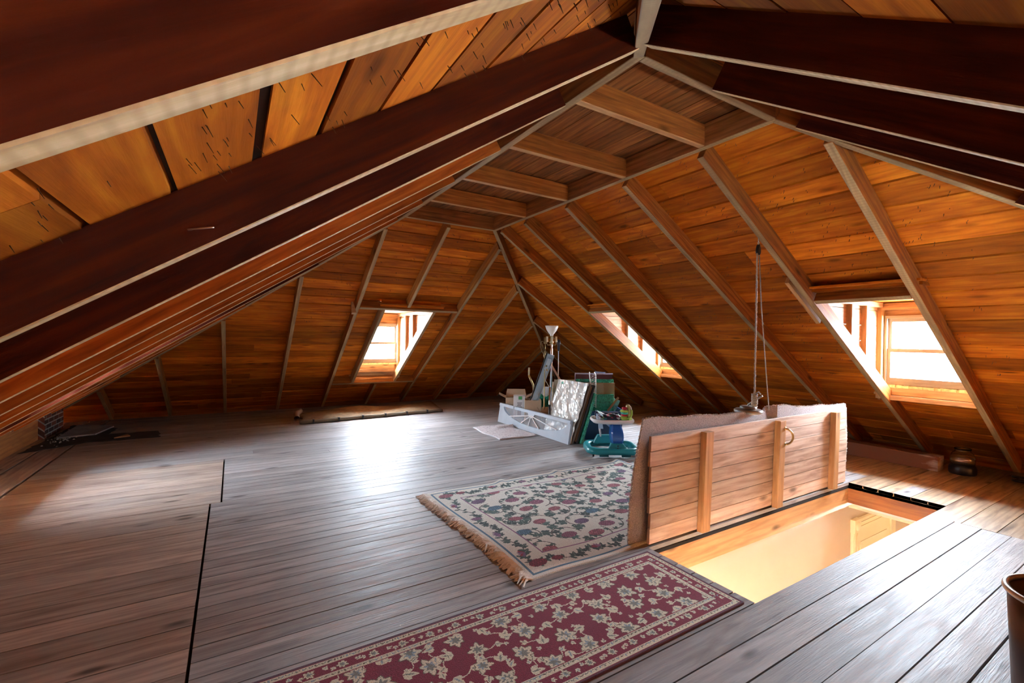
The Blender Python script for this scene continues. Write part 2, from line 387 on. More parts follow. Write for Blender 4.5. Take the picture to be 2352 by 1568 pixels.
for i, yv in enumerate(left_y):
    t0 = hip_t_L(yv); t1 = t_of('L', -2.17)
    if yv > 8.3: t1 = t_of('L', -2.05)
    if t0 > t1-.2: continue
    if i < 2: lab = 'pine rafter of the left roof slope hidden behind the camera side'
    elif i == 2: lab = 'nearest rafter at top left, very dark with a broad pale sawn underside'
    else: lab = 'dark red pine rafter on left roof slope, %s behind the nearest pale-edged one' % ORD[i-3]
    rafter('rafter', slope_pt('L', yv, t0+.03), slope_pt('L', yv, t1), lab, 'rafter', 'rafters of the left roof slope', side=(0, 1, 0), mats=[W_SHADED if yv < 2.5 or yv == 6.0 else W_LITR, W_PALE])  # near rafters and one farther back get the colour with shade painted in
nb_ = tube('nail', [(-.097, 1.38, 1.704), (-.085, 1.362, 1.704), (-.041, 1.30, 1.702)], [.0032, .0022, .002], flat('bent nail steel', (.55, .52, .46), .35, .8), None, 8)
tag(nb_, 'long steel nail sticking out of the second dark rafter on the left', 'nail')
# right slope: (y top, y bottom, t start, t end, label)
TR = (ZD-.02)/SR
right = [(.62, .62, None, TR, 'rafter on right roof slope beyond the right window, partly outside the frame'),
         (1.405, 1.385, None, TR, 'rafter on right roof slope just right of the right dormer window'),
         (2.17, 2.15, None, TR, 'rafter on right roof slope carrying the rope pulley, left of the right dormer window'),
         (2.94, 2.90, None, TR, 'rafter on right roof slope next left of the one with the pulley'),
         (3.76, 4.10, None, TR, 'rafter on right roof slope, second left of the one with the pulley'),
         (4.55, 4.86, None, TR, 'rafter on right roof slope just right of the half-hidden middle dormer window'),
         (5.10, 5.44, None, TR, 'brightly lit rafter on right roof slope forming left side of middle dormer'),
         (6.02, 6.12, None, TR, 'short rafter from the hip on the right slope, behind the floor lamp'),
         (6.90, 6.95, None, TR, 'lower short rafter from the hip on the right slope in the dark back corner'),
         (7.8, 7.8, None, TR, 'lowest short rafter from the hip on the right slope in the dark back corner'),
         (-.2, -.2, None, TR, 'rafter on right roof slope outside the right edge of the frame')]
for y0, y1, _, t1, lab in right:
    t0 = hip_t_R(y0)+.03
    if t0 > t1-.3: continue
    rafter('rafter', slope_pt('R', y0, t0), slope_pt('R', y1, t1), lab, 'rafter', 'rafters of the right roof slope', side=(0, 1, 0), wd=.056)
TF = (ZD-.015)/SF
def hip_t_F(xv):
    if xv < B0: return (B0-xv)*SL/SF
    if xv > B1: return (xv-B1)*SR/SF
    return .02
far = [(-1.67, None, TF, 'rafter on back slope nearest the brick chimney'), (-.905, None, TF, 'rafter on back slope, second from the brick chimney'),
       (-.11, None, TF, 'rafter on back slope, third from the brick chimney'), (.73, None, TF, 'rafter on back slope, fourth from the brick chimney'),
       (1.53, None, TF, 'rafter on back slope just left of the back dormer window'), (2.27, None, 1.53, 'short upper rafter ending on the header over the back window'),
       (3.13, None, TF, 'rafter on back slope just right of the back dormer window'), (3.90, None, TF, 'rafter on back slope, second right of the back window'),
       (4.76, None, TF, 'rafter on back slope, third right of the back window'), (5.55, None, TF, 'rafter on back slope in the dark corner behind the lamps'),
       (2.37, 3.75, TF, 'short lower rafter under the sill of the back window')]
for xv, t0, t1, lab in far:
    t0 = (hip_t_F(xv)+.03) if t0 is None else t0
    if t0 > t1-.3: continue
    rafter('rafter', slope_pt('F', xv, t0), slope_pt('F', xv, t1), lab, 'rafter', 'rafters of the back roof slope', side=(1, 0, 0))
TN = (ZD-.02)/SN
def hip_t_N(xv):
    if xv < B0: return (B0-xv)*SL/SN
    if xv > B1: return (xv-B1)*SR/SN
    return .02
for xv, lab in ((1.415, 'dark rafter at top right, nearest with a bright thin lower edge'), (2.21, 'dark rafter at top right, second below the nearest one'),
                (2.96, 'textured rafter at top right, third below the nearest one'), (3.80, 'rafter of the front slope hidden above the right hip'),
                (.6, 'rafter of the front slope above the camera'), (4.6, 'rafter of the front slope right of the camera')):
    t1 = TN if not 2.8 < xv < 3.0 else TN
    rafter('rafter', slope_pt('N', xv, hip_t_N(xv)+.03), slope_pt('N', xv, t1), lab, 'rafter', 'rafters of the front roof slope', side=(1, 0, 0), mats=[W_SHADED, W_PALE])
def hip(px_, py_, dx, dy, sx, sy, label, drop):
    p0 = Vector((px_, py_, ZD)); p1 = Vector((px_+dx*drop/sx, py_+dy*drop/sy, ZD-drop))
    rafter('hip_rafter', p0, p1, label, 'rafter', 'hip rafters', wd=.05, dp=.155)
hip(B0, A1, -1, 1, SL, SF, 'hip rafter running down left to the brick chimney', 2.55)
hip(B1, A1, 1, 1, SR, SF, 'slim hip rafter running down to the back corner behind the lamps', 2.8)
hip(B1, A0, 1, -1, SR, SN, 'hip rafter running down to the right frame edge from the deck corner', 2.8)
hip(B0, A0, -1, -1, SL, SN, 'pale hip rafter rising to the top edge of the frame', 2.75)
bmats = [W_DECK, W_EDGE]
rafter('deck_beam', (B0, A0-.02, ZD), (B0, A1+.02, ZD), 'long sawn beam along the left edge of the flat roof deck', 'beam', 'beams around the flat deck', .05, .165, bmats)
rafter('deck_beam', (B1, A0-.02, ZD), (B1, A1+.02, ZD), 'long water-stained beam along the right edge of the flat roof deck', 'beam', 'beams around the flat deck', .05, .165, bmats)
rafter('deck_beam', (B0+.025, A0, ZD), (B1-.025, A0, ZD), 'short beam at the near end of the flat roof deck', 'beam', 'beams around the flat deck', .05, .165, bmats)
rafter('deck_beam', (B0+.025, A1, ZD), (B1-.025, A1, ZD), 'short dark beam at the far end of the flat roof deck', 'beam', 'beams around the flat deck', .05, .165, bmats)
for yv, lab in ((2.10, 'nearest'), (2.86, 'second nearest'), (3.655, 'third nearest'), (4.42, 'farthest')):
    rafter('deck_joist', (B0+.025, yv, ZD+.004), (B1-.025, yv, ZD+.004), 'cross joist under the flat roof deck, %s of four' % lab, 'joist', 'joists under the flat deck', .048, .155, [W_RAFT, W_BATTEN])
# ---------------------------------------------------------------- dormers
M_GLASS = None
def glass_mat():
    m = bpy.data.materials.new('window glass'); m.use_nodes = True; N = m.node_tree.nodes; L = m.node_tree.links
    for n in list(N): N.remove(n)
    o = N.new('ShaderNodeOutputMaterial'); mx = N.new('ShaderNodeMixShader'); t = N.new('ShaderNodeBsdfTransparent'); g = N.new('ShaderNodeBsdfGlossy')
    g.inputs['Roughness'].default_value = .02; t.inputs[0].default_value = (.97, .98, .98, 1); mx.inputs[0].default_value = .06
    L.new(t.outputs[0], mx.inputs[1]); L.new(g.outputs[0], mx.inputs[2]); L.new(mx.outputs[0], o.inputs[0]); return m
M_GLASS = glass_mat()
M_FOAM = flat('insulation foam', (.75, .60, .35), .9, bump=.6, bscale=60, var=.2, vscale=30)
def dormer(n, k, s0, s1, t_head, t_win, zs, zc, ws0, ws1, wz0, wz1, lab, q0=None, q1=None):
    """k slope; s0..s1 clear width between cheeks; window wall at t_win"""
    root = empty('window_%d' % n, (0, 0, 0), kind='structure')
    def P(s, t, z): return Vector((t, s, z)) if k in 'RL' else Vector((s, t, z))
    def zs_(t): return {'R': zr, 'L': zl, 'F': zf, 'N': zn}[k](t)
    sgn = 1 if k in 'RF' else -1
    def bx(mb, a0, a1, t0, t1, z0, z1, ud=None, tint=None):
        b = [P(a0, t0, z0), P(a1, t0, z0), P(a1, t1, z0), P(a0, t1, z0)]; tp = [P(a0, t0, z1), P(a1, t0, z1), P(a1, t1, z1), P(a0, t1, z1)]
        d = {'s': P(1, 0, 0), 't': P(0, 1, 0), 'z': Vector((0, 0, 1))}[ud or 's']; mb.prism(b, tp, tint, d)
    T = t_win; o_ = sgn
    # wall around the window
    wb = MB()
    bx(wb, s0-.05, ws0, T, T+.03*o_, zs_(T)+DV-.03, zc+.12, 'z'); bx(wb, ws1, s1+.05, T, T+.03*o_, zs_(T)+DV-.03, zc+.12, 'z')
    bx(wb, ws0, ws1, T, T+.03*o_, wz1, zc+.12, 's'); bx(wb, ws0, ws1, T, T+.03*o_, zs_(T)+DV-.03, wz0, 's')
    wb.build('dormer_wall', W_TRIM, root)
    # corner studs and header/sill framing
    fm = MB()
    for a in (s0, s1-.045): bx(fm, a, a+.045, T-.09*o_, T-.002*o_, zs_(T)+.1, zc, 'z')
    bx(fm, s0+.045, s1-.045, T-.09*o_, T-.002*o_, zc-.08, zc-.005, 's')
    fm.build('corner_post', W_TRIM, root)
    sl = MB(); qa = q0 if q0 is not None else s0; qb = q1 if q1 is not None else s1; bx(sl, qa, qb, T-.06*o_, T-.002*o_, wz0-.115, wz0-.035, 's'); bx(sl, qa, qb, T-.10*o_, T-.002*o_, wz0-.17, wz0-.12, 's')
    sl.build('window_sill', wood('sill pine', (.42, .20, .08), (.62, .36, .16), (.75, .5, .28), rough=.6, grain=8, stain=.4, staincol=(.3, .13, .05)) if 'sill pine' not in MATS else MATS['sill pine'], root)
    fo_ = MB()
    rr = random.Random(n)
    for i in range(26):
        a = ws0-.01+(ws1-ws0+.02)*i/26; bx(fo_, a, a+(ws1-ws0)/26+.01, T-.02*o_-rr.uniform(0, .02)*o_, T-.001*o_, wz0-.035, wz0-.008+rr.uniform(0, .006), 's')
    fo_.build('foam_seal', M_FOAM, root)
    # ceiling boards of the dormer
    cb = MB(); nb = 6
    for i in range(nb):
        ta = t_head-.1*o_+(T+.05*o_-(t_head-.1*o_))*i/nb; tb = t_head-.1*o_+(T+.05*o_-(t_head-.1*o_))*(i+1)/nb-.005*o_
        bx(cb, s0-.06, s1+.06, ta, tb, zc+.005, zc+.03, 's')
    bx(cb, s0-.06, s1+.06, t_head-.15*o_, T+.06*o_, zc+.032, zc+.05, 's')
    bx(cb, s0-.03, s1+.03, t_head-.05*o_, t_head-.03*o_, zc, zs_(t_head)+DV+.08, 's')
    cb.build('dormer_ceiling', W_SHEATH, root)
    # cheeks: boards and studs
    for a, sg, nm in ((s0, -1, 'cheek'), (s1, 1, 'cheek')):
        ck = MB(); z = .45
        while z < zc:
            z1 = min(z+.17, zc+.02); zmid = z
            # t where slope sheathing height equals z
            def t_at(zz):
                q_ = ZD+DV+.01-zz
                return {'R': B1+q_/SR, 'L': B0-q_/SL, 'F': A1+q_/SF, 'N': A0-q_/SN}[k]
            ta = t_at(z1); 
            lim = T+.03*o_
            if (lim-ta)*o_ > .05:
                ta2 = t_at(z); ta2 = ta2 if (lim-ta2)*o_ > 0 else lim
                b = [P(a, ta, z+.003) if False else P(a, ta2, z+.003), P(a, lim, z+.003), P(a, lim, z1-.003), P(a, ta, z1-.003)]
                off = P(sg*.02, 0, 0)-P(0, 0, 0)
                ck.prism(b, [q+off for q in b], None, P(0, 1, 0)-P(0, 0, 0))
            z = z1
        off = P(sg*.021, 0, 0)-P(0, 0, 0); off2 = P(sg*.035, 0, 0)-P(0, 0, 0); e_ = T+.035*o_
        tri = [P(a, t_at(zc+.06), zc+.06), P(a, e_, zc+.06), P(a, e_, zs_(e_)+DV)]
        ck.prism([q+off for q in tri], [q+off2 for q in tri], .3)
        ck.build('cheek_boards', wood('cheek pine', (.26, .11, .04), (.40, .20, .08), (.52, .30, .13), rough=.55, grain=9, stain=.3, staincol=(.4, .15, .05), tintamt=.2) if 'cheek pine' not in MATS else MATS['cheek pine'], root)
        st = MB()
        span = T-t_head
        for f in (.52, .72):
            tt = t_head+span*f
            aa, ab = (a, a+.05) if sg < 0 else (a-.05, a)
            bx(st, aa, ab, tt, tt+.045*o_, zs_(tt)+.1, zc-.05, 'z')
        aa, ab = (a, a+.055) if sg < 0 else (a-.055, a)
        bx(st, aa, ab, t_head+.08*o_, T-.09*o_, zc-.05, zc, 't')
        st.build('cheek_stud', W_TRIM, root)
    # window unit
    fr_ = MB()
    def frame(mb, a0, a1, z0, z1, ta, tb, wds, wdt, wdb):
        bx(mb, a0, a0+wds, ta, tb, z0, z1, 'z', .5); bx(mb, a1-wds, a1, ta, tb, z0, z1, 'z', .5)
        bx(mb, a0+wds, a1-wds, ta, tb, z1-wdt, z1, 's', .5); bx(mb, a0+wds, a1-wds, ta, tb, z0, z0+wdb, 's', .5)
    frame(fr_, ws0, ws1, wz0, wz1, T-.035*o_, T+.05*o_, .022, .03, .03); fr_.build('window_frame', M_VINYL, root)
    zm = (wz0+wz1)/2
    for (z0, z1, ta, tb, b0_, b1_) in ((wz0+.03, zm+.015, T-.02*o_, T+.005*o_, .045, .04), (zm-.02, wz1-.03, T+.01*o_, T+.035*o_, .04, .04)):
        sm = MB(); frame(sm, ws0+.022, ws1-.022, z0, z1, ta, tb, .035, b1_, b0_)
        so = sm.build('sash', M_VINYL, root)
        g = MB(); bx(g, ws0+.057, ws1-.057, (ta+tb)/2-.002, (ta+tb)/2+.002, z0+b0_, z1-b1_, 's'); g.build('pane', M_GLASS, so)
    return root
dormer(1, 'R', 1.41, 2.265, 4.62, 6.35, .85, 1.90, 1.46, 2.215, .985, 1.755, 'right', 1.42, 2.19)
dormer(2, 'R', 4.80, 5.43, 4.62, 6.35, .85, 1.90, 4.84, 5.40, .985, 1.755, 'middle', 4.89, 5.40)
dormer(4, 'L', 5.28, 5.95, -.28, -1.75, .65, 1.66, 5.40, 5.84, .90, 1.52, 'added left', 5.30, 5.94)  # added dormer out of view, lets extra daylight onto the left floor
dormer(3, 'F', 1.91, 2.79, 6.84, 8.85, .65, 1.88, 1.99, 2.765, .93, 1.69, 'back', 1.94, 2.69)
def header(k, s0, s1, t, label, dp=.14, w_=.05):
    p0 = slope_pt(k, s0, t); p1 = slope_pt(k, s1, t)
    nr = Vector((0, 0, 1)) if False else ((slope_pt(k, 0, 1)-slope_pt(k, 0, 0)).cross(slope_pt(k, 1, 0)-slope_pt(k, 0, 0)).normalized())
    if nr.z < 0: nr = -nr
    rafter('header_beam', p0, p1, label, 'beam', 'headers and sills framing the dormers', w_, dp, [W_RAFT, W_EDGE], upv=nr)
header('R', 1.43, 2.13, t_of('R', 4.56), 'header beam over the right dormer window')
header('R', 4.66, 5.20, t_of('R', 4.52), 'header beam over the half-hidden middle dormer')
header('F', 1.56, 3.10, t_of('F', 6.77), 'header beam over the back dormer window')
header('F', 1.56, 3.10, t_of('F', 8.86), 'sill beam under the back dormer window')
for xv, lab in ((1.915, 'trimmer rafter at the left side of the back dormer opening'), (2.715, 'brightly lit trimmer rafter at the right side of the back dormer opening')):
    rafter('trimmer_rafter', slope_pt('F', xv, t_of('F', 6.80)), slope_pt('F', xv, t_of('F', 8.83)), lab, 'rafter', None, side=(1, 0, 0), mats=[W_TRIM, W_EDGE])
# small wood pieces nailed to the roof
mb = MB(); p0 = slope_pt('R', 2.235, t_of('R', 4.28), .0); p1 = slope_pt('R', 2.235, t_of('R', 4.86), .0)
mb.beam(p0, p1, .035, .06, (0, 0, 1)); tag(mb.build('wood_strip', W_BATTEN), 'short pale wood strip nailed beside the pulley rafter', 'wood strip')
mb = MB(); q = slope_pt('F', 1.495, t_of('F', 6.75), -.0); mb.prism([(1.44, 6.72, 1.77), (1.505, 6.72, 1.77), (1.505, 6.76, 1.75), (1.44, 6.76, 1.75)], [(1.44, 6.74, 1.93), (1.46, 6.74, 1.93), (1.46, 6.78, 1.91), (1.44, 6.78, 1.91)], .9)
tag(mb.build('wood_block', W_TRIM), 'small wedge of wood nailed to rafter left of the back window', 'wood block')
# ---------------------------------------------------------------- stairwell below the opening
hb = MB(); hb.box(HX0-.03, HX1+.3, HY1+.002, HY1+.05, -.25, -.034, (1, 0, 0), .5); o = hb.build('trim_1', W_JOIST); tag(o, kind='structure')
hb = MB(); hb.box(HX1+.0, HX1+.045, HY0-.3, HY1, -.21, -.034, (0, 1, 0), .5); o = hb.build('trim_2', wood('stair header red', (.28, .09, .03), (.42, .15, .04), (.5, .2, .06), rough=.45, grain=7, stain=.4, staincol=(.15, .04, .02), tintamt=.1)); tag(o, kind='structure')
hb = MB(); hb.box(HX0-.045, HX0, HY0-.3, HY1, -.25, -.034, (0, 1, 0), .5); o = hb.build('trim_3', W_JOIST); tag(o, kind='structure')
hb = MB(); hb.box(HX0, HX1, HY0-.045, HY0, -.25, -.034, (1, 0, 0), .5); o = hb.build('trim_4', W_JOIST); tag(o, kind='structure')
sw = MB(); sw.box(HX0-.2, 4.98, HY1+.012, HY1+.10, -2.9, -.25); sw.box(4.98, 8.0, HY1+.03, HY1+.12, -2.9, -.25); tag(sw.build('wall_stairwell_back', M_PLAST), kind='structure')
sw = MB(); sw.box(1.9, 1.98, .2, 2.3, -2.9, -.25); tag(sw.build('wall_stairwell_left', M_PLAST), kind='structure')
sw = MB(); sw.box(7.9, 8.0, .2, 2.3, -2.9, -.25); tag(sw.build('wall_stairwell_right', M_PLAST), kind='structure')
sw = MB(); sw.box(1.9, 8.0, .12, .2, -2.9, -.25); tag(sw.build('wall_stairwell_front', M_PLAST), kind='structure')
sw = MB(); sw.box(1.9, 8.0, .12, 2.4, -2.95, -2.9); tag(sw.build('floor_stairwell', W_FLOORR), kind='structure')
sw = MB(); sw.box(1.9, HX0-.045, .12, 2.2, -.27, -.245); sw.box(HX1+.045, 8.0, .12, 2.2, -.27, -.245); sw.box(HX0-.045, HX1+.045, .12, HY0-.045, -.27, -.245); tag(sw.build('ceiling_stairwell', M_CEIL2), kind='structure')
dr = empty('door_1', (5.6, HY1+.03, -2.9), kind='structure')
M_CREAMP = flat('cream paint gloss', (.82, .70, .46), .35, var=.03)
c = MB(); c.box(0, .12, -.03, 0, 0, 2.34); c.box(.02, .05, -.037, -.03, 0, 2.34); c.box(.075, .10, -.037, -.03, 0, 2.34); c.box(.95, 1.07, -.03, 0, 0, 2.34); c.box(.12, .95, -.03, 0, 2.34, 2.46); c.box(.12, .95, -.038, -.03, 2.37, 2.385); c.box(.12, .95, -.038, -.03, 2.41, 2.43)
c.box(-.01, .13, -.045, 0, 2.335, 2.475); c.box(.94, 1.08, -.045, 0, 2.335, 2.475); c.build('door_casing', M_CREAMP, dr)
lathe('rosette', [(0, .012), (.03, .01), (.045, .004), (.05, 0)], M_CREAMP, dr).matrix_local = Matrix.Translation((.06, -.045, 2.405)) @ Matrix.Rotation(PI/2, 4, 'X')
c = MB(); c.box(.12, .95, -.012, 0, 0, 2.33); c.box(.2, .87, -.018, -.012, 1.3, 2.2); c.build('door_panel', M_CREAMP, dr)
# ---------------------------------------------------------------- trapdoor lid
lid = empty('trapdoor', (HX0, 2.2, 0), label='open hinged trapdoor of horizontal pine boards standing on edge by stair opening', cat='trapdoor')
n = 7; zs = [0.012+.76*i/n for i in range(n+1)]
mb = MB(); rr = random.Random(3)
for i in range(n):
    lx = .02+rr.uniform(-.008, .008); b = [(lx, 0, zs[i]+.0015), (2.93+rr.uniform(-.02, .02), 0, zs[i]+.0015)]
    dy = rr.uniform(0, .004)
    mb.prism([(b[0][0], dy, b[0][2]), (b[1][0], dy, b[1][2]), (b[1][0], .026, b[1][2]), (b[0][0], .026, b[0][2])],
             [(b[0][0]+.006, dy+.003, zs[i+1]-.0025), (b[1][0], dy+.003, zs[i+1]-.0025), (b[1][0], .026, zs[i+1]-.0025), (b[0][0]+.006, .026, zs[i+1]-.0025)], None, (1, 0, 0))
mb.build('boards', W_LID, lid, bevel=.002)
for xc in (.58, 1.60, 2.60):
    b = MB(); b.prism([(xc-.045, -.05, .0), (xc+.045, -.05, .0), (xc+.045, .001, .0), (xc-.045, .001, .0)], [(xc-.045+.03, -.05, .755), (xc+.045+.03, -.05, .755), (xc+.045+.03, .001, .755), (xc-.045+.03, .001, .755)], None, (0, 0, 1))
    b.build('batten', W_BATTEN, lid, bevel=.002)
M_STEEL = flat('worn steel', (.55, .52, .46), .3, .95)
M_BRASS = flat('antique brass', (.40, .30, .15), .32, .9)
pts = []
for i in range(13):
    a = -PI/2+PI*i/12; pts.append((1.66+.008*math.cos(a)+.03*math.cos(a), -.052-.045*math.cos(a), .615+.068*math.sin(a)))
h = tube('handle', pts, .009, M_BRASS, lid)
for z in (.545, .685): lathe('handle_plate', [(0, .004), (.014, .003), (.016, 0)], M_BRASS, h).matrix_local = Matrix.Translation((1.66, -.051, z)) @ Matrix.Rotation(PI/2, 4, 'X')
# carpet fixed on the back (top) side of the lid
M_CARPET = flat('grey carpet backing', (.46, .42, .42), .95, bump=.9, bscale=220, var=.4, vscale=160)
M_PILE = flat('carpet pile fringe', (.82, .80, .78), .95, bump=1, bscale=300, var=.3, vscale=200)
def sheet(name, rows_, mat, parent, th=.012, thdir=(0, 1, 0)):
    """rows_: grid of points -> thick sheet"""
    mb = MB(); R_, C_ = len(rows_), len(rows_[0]); d = Vector(thdir)*th
    G = [[Vector(p) for p in r] for r in rows_]
    for i in range(R_-1):
        for j in range(C_-1):
            q = [G[i][j], G[i][j+1], G[i+1][j+1], G[i+1][j]]
            mb.face(q); mb.face([p+d for p in q][::-1])
    ring = [G[0][j] for j in range(C_)]+[G[i][-1] for i in range(1, R_)]+[G[-1][j] for j in range(C_-2, -1, -1)]+[G[i][0] for i in range(R_-2, 0, -1)]
    for a, b in zip(ring, ring[1:]+ring[:1]): mb.face([a, b, b+d, a+d])
    return mb.build(name, mat, parent, smooth=False)
rows_ = []
for i in range(15):
    u = i/14; r = []
    for j in range(61):
        v = j/60; xl = -.105+.115*u**1.4-.02*math.sin(PI*u); xr = 2.96+.05*math.sin(3*u)+.02
        x = xl+(xr-xl)*v; top = .885-.10*max(0, (v-.02))*1.0
        if .52 < v < .66: top += .02+.03*math.sin((v-.52)/.14*PI)
        if v >= .66: top = .845-.04*(v-.66)/.34
        yb = .032+.02*u*abs(math.sin(v*9))*.4+(.05*math.sin((v-.50)/.06*PI) if .50 < v < .56 else 0)*u**4+.015*(1-v)*(1-u)
        r.append((x, yb+(.03*(1-v)**6), -.0+top*u+.004*math.sin(v*40)*u))
    rows_.append(r)
cp = sheet('carpet_cover', rows_, M_CARPET, lid, .014)
fz = MB(); rr = random.Random(5)
edge = [rows_[-1][j] for j in range(61)]+[]
edges = [(Vector(rows_[-1][j]), Vector(rows_[-1][j+1])) for j in range(60)]+[(Vector(rows_[i][0]), Vector(rows_[i+1][0])) for i in range(14)]+[(Vector(rows_[i][-1]), Vector(rows_[i+1][-1])) for i in range(14)]
for a, b in edges:
    L_ = (b-a).length; m_ = max(2, int(L_/.006))
    for q in range(m_):
        p = a.lerp(b, rr.random())+Vector((0, rr.uniform(0, .014), 0)); r_ = rr.uniform(.003, .0065)
        d = Vector((rr.uniform(-1, 1), rr.uniform(-1, 1), rr.uniform(-.4, 1))).normalized()*r_*1.6
        tube_mb(fz, [p-d*.3, p+d], [r_, r_*.5], 5, True)
fz.build('carpet_fringe', M_PILE, cp)['kind'] = 'stuff'
# ---------------------------------------------------------------- pulley, rope and counterweight
M_ROPE = flat('grey sash rope', (.42, .38, .33), .8, bump=.6, bscale=300, var=.3, vscale=150)
pu = empty('pulley', (3.735, 2.185, zr(3.735)), label='small black pulley block hooked under a rafter of the right slope', cat='pulley')
tube('hook', [(0, 0, 0), (0, 0, -.03), (.012, 0, -.042), (0, 0, -.055), (-.012, 0, -.042)], .0035, M_STEEL, pu)
b = MB(); ring = []
for i in range(16):
    a = i/16*2*PI; ring.append((.02*math.sin(a)*(1-.35*math.cos(a)), -.1+.045*math.cos(a)))
b.prism([(x_, -.012, z_) for x_, z_ in ring], [(x_, .012, z_) for x_, z_ in ring]); b.build('pulley_case', flat('black iron', (.02, .02, .02), .4, .6), pu, bevel=.003)
r1 = MB(); P = Vector((3.72, 2.185, zr(3.735)-.13)); Q = Vector((3.745, 2.20, 1.0))
pts = [P.lerp(Q, i/40)+Vector((.002*math.sin(i*1.7), 0, 0)) for i in range(41)]
tube_mb(r1, pts, .0065, 8)
for i in range(150):       # twisted strand
    p = P.lerp(Q, i/150); a = i*1.2
    tube_mb(r1, [p+Vector((.006*math.cos(a), .006*math.sin(a), 0)), p+Vector((.006*math.cos(a+1.2), .006*math.sin(a+1.2), -.008))], .003, 4)
rp = r1.build('rope', M_ROPE, smooth=True); tag(rp, 'thick twisted grey rope hanging from pulley to the round counterweight', 'rope')
kn = MB(); rr = random.Random(8)
for i in range(9):
    z = 1.0-.012*i; tube_mb(kn, [Vector((3.745+.02*math.cos(t), 2.2+.02*math.sin(t), z+rr.uniform(-.004, .004))) for t in np.linspace(0, 2*PI, 9)], .007, 6)
tube_mb(kn, [(3.745, 2.2, 1.0), (3.79, 2.19, 1.02), (3.80, 2.18, 1.0)], .006, 6)
kn.build('knot', M_ROPE, rp, smooth=True)
r2 = tube('rope', [(3.75, 2.185, zr(3.735)-.13), (3.82, 2.2, 1.75), (3.93, 2.22, 1.28), (4.02, 2.235, .90), (4.04, 2.24, .84)], .0042, M_ROPE, None, 8)
tag(r2, 'thin cord running from the pulley down behind the trapdoor carpet', 'rope')
cw = empty('counterweight', (3.79, 2.28, .80), label='stack of round iron weight plates hanging behind the trapdoor', cat='weight')
M_IRON = flat('old grey iron', (.30, .28, .26), .5, .5)
lathe('weight_plate', [(0, 0), (.10, 0), (.112, .008), (.112, .026), (.10, .034), (0, .034)], M_IRON, cw, (0, 0, .03))
lathe('weight_plate', [(0, 0), (.06, 0), (.066, .005), (.066, .02), (.06, .024), (0, .024)], M_IRON, cw, (0, 0, .066))
tube('eye_rod', [(0, 0, .03), (0, -.0, .10), (0, -.06, .15), (0, -.12, .19)], .008, M_IRON, cw)
# ---------------------------------------------------------------- rugs painted as woven patterns
class Cv:
    def __init__(s, w_, h_, res, bg_):
        s.res = res; s.nx = int(round(w_/res)); s.ny = int(round(h_/res)); s.a = np.zeros((s.ny, s.nx, 3)); s.a[:] = bg_
        s.X = (np.arange(s.nx)+.5)*res; s.Y = (np.arange(s.ny)+.5)*res
    def win(s, x, y, r):
        i0 = max(0, int((x-r)/s.res)); i1 = min(s.nx, int((x+r)/s.res)+2); j0 = max(0, int((y-r)/s.res)); j1 = min(s.ny, int((y+r)/s.res)+2)
        if i0 >= i1 or j0 >= j1: return None
        XX, YY = np.meshgrid(s.X[i0:i1]-x, s.Y[j0:j1]-y); return slice(j0, j1), slice(i0, i1), XX, YY
    def ell(s, x, y, a, b, th, c):
        w_ = s.win(x, y, max(a, b))
        if w_ is None: return
        sj, si, XX, YY = w_; u = XX*math.cos(th)+YY*math.sin(th); v = -XX*math.sin(th)+YY*math.cos(th)
        m = (u/a)**2+(v/b)**2 < 1; s.a[sj, si][m] = c
    def leafe(s, x, y, L_, wd, th, c):   # pointed leaf starting at x,y
        w_ = s.win(x, y, L_)
        if w_ is None: return
        sj, si, XX, YY = w_; u = (XX*math.cos(th)+YY*math.sin(th))/L_; v = -XX*math.sin(th)+YY*math.cos(th)
        m = (u > 0) & (u < 1) & (np.abs(v) < wd*np.sin(PI*np.clip(u, 0, 1))**.8); s.a[sj, si][m] = c
    def line(s, pts, wd, c):
        for (x0, y0), (x1, y1) in zip(pts, pts[1:]):
            n_ = max(1, int(math.hypot(x1-x0, y1-y0)/(s.res*.8)))
            for i in range(n_+1): s.ell(x0+(x1-x0)*i/n_, y0+(y1-y0)*i/n_, wd, wd, 0, c)
    def rect(s, x0, y0, x1, y1, c):
        s.a[max(0, int(y0/s.res)):int(y1/s.res), max(0, int(x0/s.res)):int(x1/s.res)] = c
    def border(s, d0, d1, c, sides='lrtb'):
        W_ = s.nx*s.res; H_ = s.ny*s.res
        if 'b' in sides: s.rect(d0, d0, W_-d0, d1, c)
        if 't' in sides: s.rect(d0, H_-d1, W_-d0, H_-d0, c)
        if 'l' in sides: s.rect(d0, d0, d1, H_-d0, c)
        if 'r' in sides: s.rect(W_-d1, d0, W_-d0, H_-d0, c)
